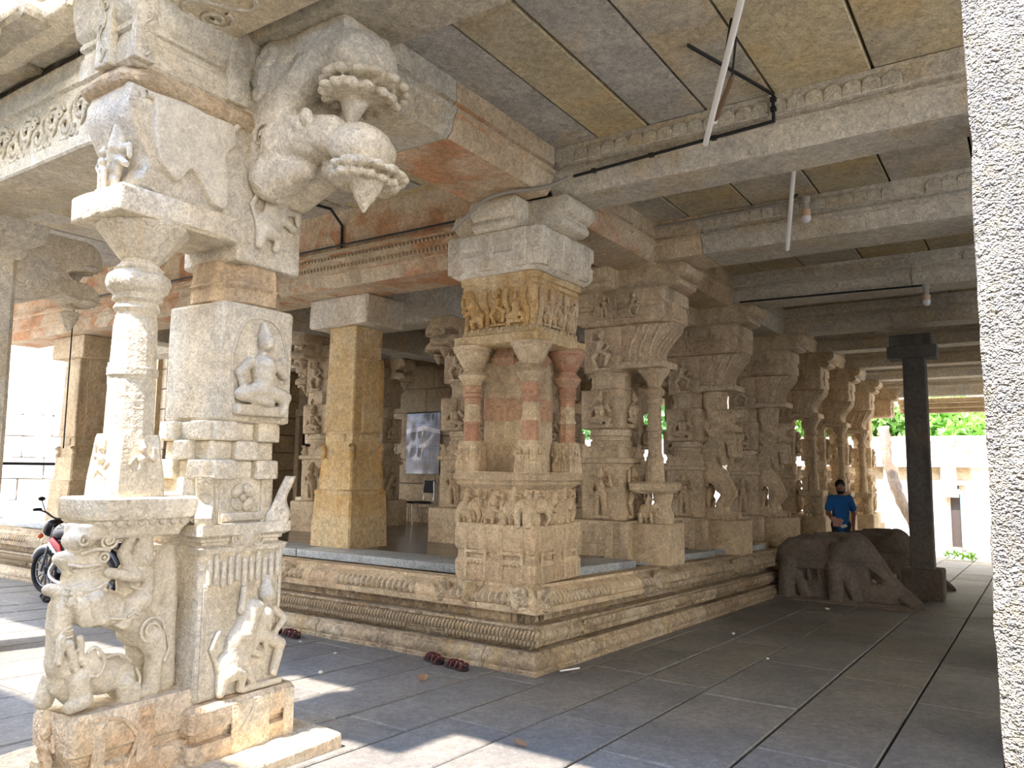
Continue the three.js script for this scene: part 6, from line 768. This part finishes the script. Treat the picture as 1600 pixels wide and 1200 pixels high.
// ---------------------------------------------------------------- lamps and cables
{
  const lamp = (x, y, z, len, dx, dz, label) => { const t = thing('tube_light', label, 'lamp', [x, y, z]); const v = new THREE.Vector3(dx[0], dx[1], dx[2]).normalize().multiplyScalar(len); const g = new THREE.TubeGeometry(new THREE.LineCurve3(new THREE.Vector3(), v), 1, 0.022, 8); part(t, 'tube', G(g, T(new THREE.SphereGeometry(0.022, 8, 6)), T(new THREE.SphereGeometry(0.022, 8, 6), v.x, v.y, v.z)), MWhiteTube); part(t, 'bracket', poly([[v.x * 0.55, v.y * 0.55, v.z * 0.55], [v.x * 0.55 + 0.05, dz, v.z * 0.55]], 0.014), MBlackCable); return t; };
  lamp(1.62, 4.33, 0.14, 1.9, [0.8, 0.14, 1.6], 0.38, 'unlit white tube light hung under the front ceiling bay');
  { const t = thing('steel_rod', 'rusty steel rod hanging beside the first tube light', 'rod'); part(t, 'rod', poly([[1.75, 4.42, 0.3], [2.02, 4.5, 0.72]], 0.018), plain('rusty_steel', 0x7d6147, 0.7)); part(t, 'wire', poly([[2.02, 4.5, 0.72], [2.08, 4.74, 0.8]], 0.008), MBlackCable); part(t, 'end_cap', T(new THREE.SphereGeometry(0.026, 8, 6), 1.75, 4.42, 0.3), MWhiteTube); }
  lamp(1.62, 4.08, -2.3, 1.3, [0.25, 0.42, 0.75], 0.35, 'unlit white tube light hanging steeply in the second bay');
  lamp(-1.25, 4.5, 1.5, 0.9, [-0.8, 0.02, -0.3], 0.2, 'white tube light behind the hanging lotus bracket');
  const bulb = (x, y, z, label) => { const t = thing('bulb_holder', label, 'lamp', [x, y, z]); part(t, 'holder', [prism([[0.03, 0], [0.034, 0.03], [0.03, 0.07], [0.045, 0.09], [0.045, 0.14]], 12)], plain('grey_bakelite', 0xa8a49a, 0.5)); part(t, 'body', T(prism([[0.045, -0.08], [0.052, -0.04], [0.05, 0.0]], 14), 0, 0, 0), plain('tan_plastic', 0xc8a98a, 0.5)); part(t, 'globe', T(new THREE.SphereGeometry(0.052, 14, 10), 0, -0.09, 0), plain('frosted_glass', 0xe8e4e4, 0.2)); };
  bulb(1.76, 4.55, -2.56, 'bulb in a holder beside the steep tube light'); bulb(2.58, 4.12, -5.58, 'bulb in a holder at the beam joint above the dark pillar');
  { const t = thing('electric_cable', 'black cable clipped along the nearest cross beam', 'cable', [0.3, 4.42, -0.118]); part(t, 'cable', T(poly([[0.3, 4.42, -0.13], [2.08, 4.5, -0.13], [2.08, 4.72, -0.13], [1.9, 4.72, 0.5], [1.78, 4.72, 0.9]], 0.014), -0.3, -4.42, 0.13), MBlackCable); for (const [x, y] of [[0.5, 4.43], [1.05, 4.452], [1.6, 4.476], [2.08, 4.6], [2.08, 4.68]]) part(t, 'clip', T(flatBox(0.045, 0.035, 0.04), x - 0.3, y - 4.438, 0), MBlackCable); }
  single('electric_cable', 'grey loop of cable sagging over the corner pillar bracket', 'cable', tube([[0.26, 4.4, -0.08], [0.1, 4.3, 0.06], [-0.2, 4.26, 0.22], [-0.42, 4.22, 0.26], [-0.62, 4.12, 0.24], [-0.9, 4.05, 0.12]], 0.018, 40), MGreyPipe);
  single('electric_cable', 'black cable running along the doubled beam to the left end', 'cable', poly([[-1.15, 4.275, -0.23], [-2.96, 4.275, -0.23], [-6, 4.27, -0.23], [-8.6, 4.27, -0.23], [-8.62, 3.8, -0.23], [-8.62, 2.0, -0.23]], 0.011), MBlackCable);
  single('electric_cable', 'black cable dropping from the left ceiling to the doubled beam', 'cable', poly([[-2.9, 4.3, -0.34], [-2.9, 4.55, -0.34], [-2.95, 4.72, -0.2], [-3.3, 4.72, 1.4]], 0.016), MBlackCable);
  single('hanging_cord', 'thin dark cord hanging below the lotus bracket', 'cord', poly([[-1.3, 4.745, 1.0], [-1.3, 4.15, 1.0]], 0.006), MBlackCable);
  single('wall_conduit', 'pale conduit along the top of the second cross beam', 'conduit', poly([[-0.05, 4.68, -2.66], [1.74, 4.69, -2.63]], 0.013), MGreyPipe);
  single('wall_conduit', 'dark conduit along the top of the third cross beam', 'conduit', poly([[0.1, 4.3, -5.6], [2.56, 4.26, -5.6]], 0.014), MBlackCable);
}
// ---------------------------------------------------------------- the far courtyard: wall, door, tree, plants
{
  const w = struct('wall_right'), yb = -1.1, z = -27;
  part(w, 'wall_face', [T(box(26, 3.5, 0.5, { r: 0.03, amp: 0.01, max: 30, seg: 0.8 }), -11.6, yb, z), T(box(8, 3.5, 0.5, { r: 0.03, amp: 0.01, max: 12, seg: 0.8 }), 5.55, yb, z), T(box(0.5, 1.4, 0.5), 1.3, 1.2, z)], MPlaster);
  part(w, 'cornice', [T(box(36, 0.14, 0.9, { r: 0.03, amp: 0.01, max: 30 }), -6, 2.0, z + 0.15), T(box(36, 0.6, 0.55, { r: 0.03, amp: 0.01, max: 30 }), -6, 2.4, z), T(box(36, 0.12, 0.75, { r: 0.03, amp: 0.01, max: 30 }), -6, 2.95, z)], MPlaster);
  part(w, 'coping', T(box(36, 0.1, 0.6, { r: 0.02, max: 30 }), -6, 3.05, z), MTan);
  for (let i = 0; i < 12; i++) part(w, 'corbel', [T(box(0.7, 0.16, 0.4, { max: 2 }), -16 + i * 1.9, 1.05, z + 0.35), T(box(0.5, 0.9, 0.3, { max: 2 }), -16 + i * 1.9, 1.2, z + 0.3), T(box(0.6, 0.14, 0.34, { max: 2 }), -16 + i * 1.9, 0.92, z + 0.32)], MPlaster);
  part(w, 'painted_panel', [T(box(5.6, 0.5, 0.04, { max: 2 }), -1.0, 1.55, z + 0.27)], MTan);
  const d = struct('door_2'); part(d, 'door_leaf', T(flatBox(0.3, 2.2, 0.06), 1.26, -0.85, z + 0.24), plain('brown_door', 0x4a4038, 0.7)); part(d, 'door_frame', [T(box(0.08, 2.3, 0.16, { max: 2 }), 1.08, -0.9, z + 0.25), T(box(0.08, 2.3, 0.16, { max: 2 }), 1.5, -0.9, z + 0.25), T(box(0.6, 0.14, 0.3, { max: 2 }), 1.29, 1.35, z + 0.28)], MTan);
  { const t = thing('parapet_figures', 'small plaster figures on the far parapet wall', 'statue', [0, 2.52, z + 0.42]); for (const [k, x, s] of [['lion', 1.25, 0.5], ['seat', 1.75, 0.5], ['lion', 2.3, 0.5]]) part(t, 'plaster_figure', relief(k, s, x, 0, 0, 0, 1.2), MTan); }
  const bark = stone('tree_bark', [156, 140, 122], [[[120, 104, 88], FS, 0.4, 0.7, 0.8], [[184, 166, 146], FA, 0.55, 0.8, 0.6]], { bs: 0.03 });
  const tr = thing('leaning_tree', 'bare leaning tree trunk against the white courtyard wall', 'tree', [0.86, FY(-20.6) - 0.1, -21.6]);
  part(tr, 'trunk', G((() => { const g = tube([[0, 0, 0], [-0.35, 0.85, -0.3], [-0.75, 1.75, -0.6], [-1.1, 2.7, -0.9], [-1.3, 4.2, -1.2]], 0.17, 30, 10); const p = g.attributes.position; for (let i = 0; i < p.count; i++) { const k = 1 + 0.12 * fb(p.getX(i) * 4, p.getY(i) * 3, p.getZ(i) * 4); p.setX(i, p.getX(i) * k); } return g; })()), bark);
  // trees beyond the wall: a trunk with boughs, and leaves as pieces of foliage
  const lg = (() => { const g = new THREE.PlaneGeometry(0.16, 0.34, 2, 3), p = g.attributes.position; for (let i = 0; i < p.count; i++) { const y = p.getY(i) / 0.17; p.setX(i, p.getX(i) * (1 - 0.8 * Math.abs(y) ** 1.5)); p.setZ(i, -0.06 * y * y + 0.3 * Math.abs(p.getX(i))); } g.computeVertexNormals(); return g; })();
  const leafMats = [0x6f9c3c, 0x8fbf52, 0x517f38].map((c, i) => new THREE.MeshPhysicalMaterial({ name: 'leaf_green_' + i, color: c, roughness: 0.75, transmission: 0.35, thickness: 0, side: THREE.DoubleSide }));
  const tree = (x, zz, h, rx, n, mi, label) => {
    const t = thing('leafy_tree', label, 'tree', [x, yb, zz]), r = rng(Math.round(x * 13 + zz * 7));
    part(t, 'trunk', [tube([[0, 0, 0], [0.15, h * 0.3, 0.1], [-0.1, h * 0.6, 0]], 0.26, 14, 8), ...[0, 1, 2, 3].map((i) => tube([[0.05, h * (0.3 + 0.06 * i), 0.05], [Math.cos(i * 1.7) * rx * 0.4, h * 0.55, Math.sin(i * 1.7) * rx * 0.4], [Math.cos(i * 1.7) * rx * 0.75, h * 0.8, Math.sin(i * 1.7) * rx * 0.7]], 0.1, 12, 6))], bark);
    const im = new THREE.InstancedMesh(lg, leafMats[mi], n); im.name = 'foliage'; im.userData.kind = 'stuff'; im.castShadow = true;
    const m = new THREE.Matrix4(), q = new THREE.Quaternion(), cl2 = Array.from({ length: 34 }, () => { const a = r() * 6.283, u = r() * 2 - 1, k = 0.55 + 0.4 * r(); return [Math.cos(a) * rx * k * Math.sqrt(1 - u * u), h * 0.68 + u * h * 0.34 * k, Math.sin(a) * rx * 0.8 * k * Math.sqrt(1 - u * u), 0.6 + 0.7 * r()]; });
    for (let i = 0; i < n; i++) { const c = cl2[i % cl2.length], a = r() * 6.283, b = Math.acos(2 * r() - 1), d2 = c[3] * Math.cbrt(r()); q.setFromEuler(new THREE.Euler(r() * 6.28, r() * 6.28, r() * 6.28)); m.compose(new THREE.Vector3(c[0] + Math.sin(b) * Math.cos(a) * d2, c[1] + Math.cos(b) * d2 * 0.8, c[2] + Math.sin(b) * Math.sin(a) * d2), q, new THREE.Vector3(1, 1, 1).multiplyScalar(0.8 + 0.9 * r())); im.setMatrixAt(i, m); }
    t.add(im);
  };
  tree(-3.0, -31, 6.4, 3.2, 9000, 0, 'leafy green tree beyond the courtyard wall behind the last platform pillar'); tree(2.8, -32, 6.2, 3.4, 9000, 1, 'bright green tree beyond the courtyard wall above the far door'); tree(-9.5, -32, 6.4, 3.6, 7000, 2, 'dark green tree beyond the wall, seen between the corner and next pillar'); tree(-15.5, -33, 6.6, 3.6, 6000, 2, 'dark green tree beyond the wall, seen right of the corner pillar');
  single('weed_clump', 'small green weeds at the edge of the far paving', 'plant', (() => { const r = rng(8), L = []; for (let i = 0; i < 60; i++) L.push(T(lg, (r() - 0.5) * 0.9, 0.12 + 0.2 * r(), (r() - 0.5) * 0.4, r() * 6, r() * 2, r() * 6, 0.5)); return T(G(L), 1.75, FY(-21.5) - 0.05, -21.3); })(), leafMats[1]);
  single('weed_clump', 'low grass strip beside the leaning trunk foot', 'plant', (() => { const r = rng(9), L = []; for (let i = 0; i < 80; i++) L.push(T(lg, (r() - 0.5) * 1.4, 0.04 + 0.08 * r(), (r() - 0.5) * 0.5, r() * 6, r() * 2, r() * 6, 0.5)); return T(G(L), -0.9, FY(-21.5), -22.2); })(), leafMats[0]);
  single('overhead_wires', 'pair of thin wires crossing before the far trees', 'wire', [tube([[-6, 4.9, -26], [0, 4.2, -26], [6, 3.6, -26]], 0.02), tube([[-6, 5.05, -26], [0, 4.32, -26], [6, 3.75, -26]], 0.02)], MWhiteTube);
}
// ---------------------------------------------------------------- the sunlit wall beyond the left end
{
  const s = struct('wall_front', [-16, 0, -3.5]), r = rng(61); s.rotation.y = -0.7;
  for (let k = 0; k < 7; k++) { let z = 9; const h = 0.5; while (z > -1.5) { const L = 0.8 + 1.2 * r(); part(s, 'wall_stone', T(box(0.5, h - 0.015, L - 0.015, { r: 0.03, amp: 0.02, max: 3 }), (r() - 0.5) * 0.05, -0.1 + k * h, z - L / 2), MPlaster); z -= L; } }
  part(s, 'wall_core', T(new THREE.BoxGeometry(0.4, 3.4, 11), -0.15, 1.6, 3.6), MPlaster);
  single('handrail', 'dark metal rail outside the left end of the platform', 'rail', [poly([[-12.2, 1.75, 4], [-12.2, 1.75, -4]], 0.03), ...[3, 0, -3].map((z) => poly([[-12.2, 0, z], [-12.2, 1.75, z]], 0.025))], MBlackCable);
  single('drain_pipe', 'black pipe and bracket on the left inner wall', 'pipe', poly([[-12.25, 3.6, -4.6], [-12.25, 0.9, -4.5]], 0.05), MBlackCable);
  single('meter_box', 'white electric meter box on the left inner wall', 'box', T(box(0.16, 0.42, 0.34, { amp: 0, r: 0.02, max: 1 }), -12.28, 1.9, -5.0), MWhiteTube);
}
renderer.render(scene, camera);
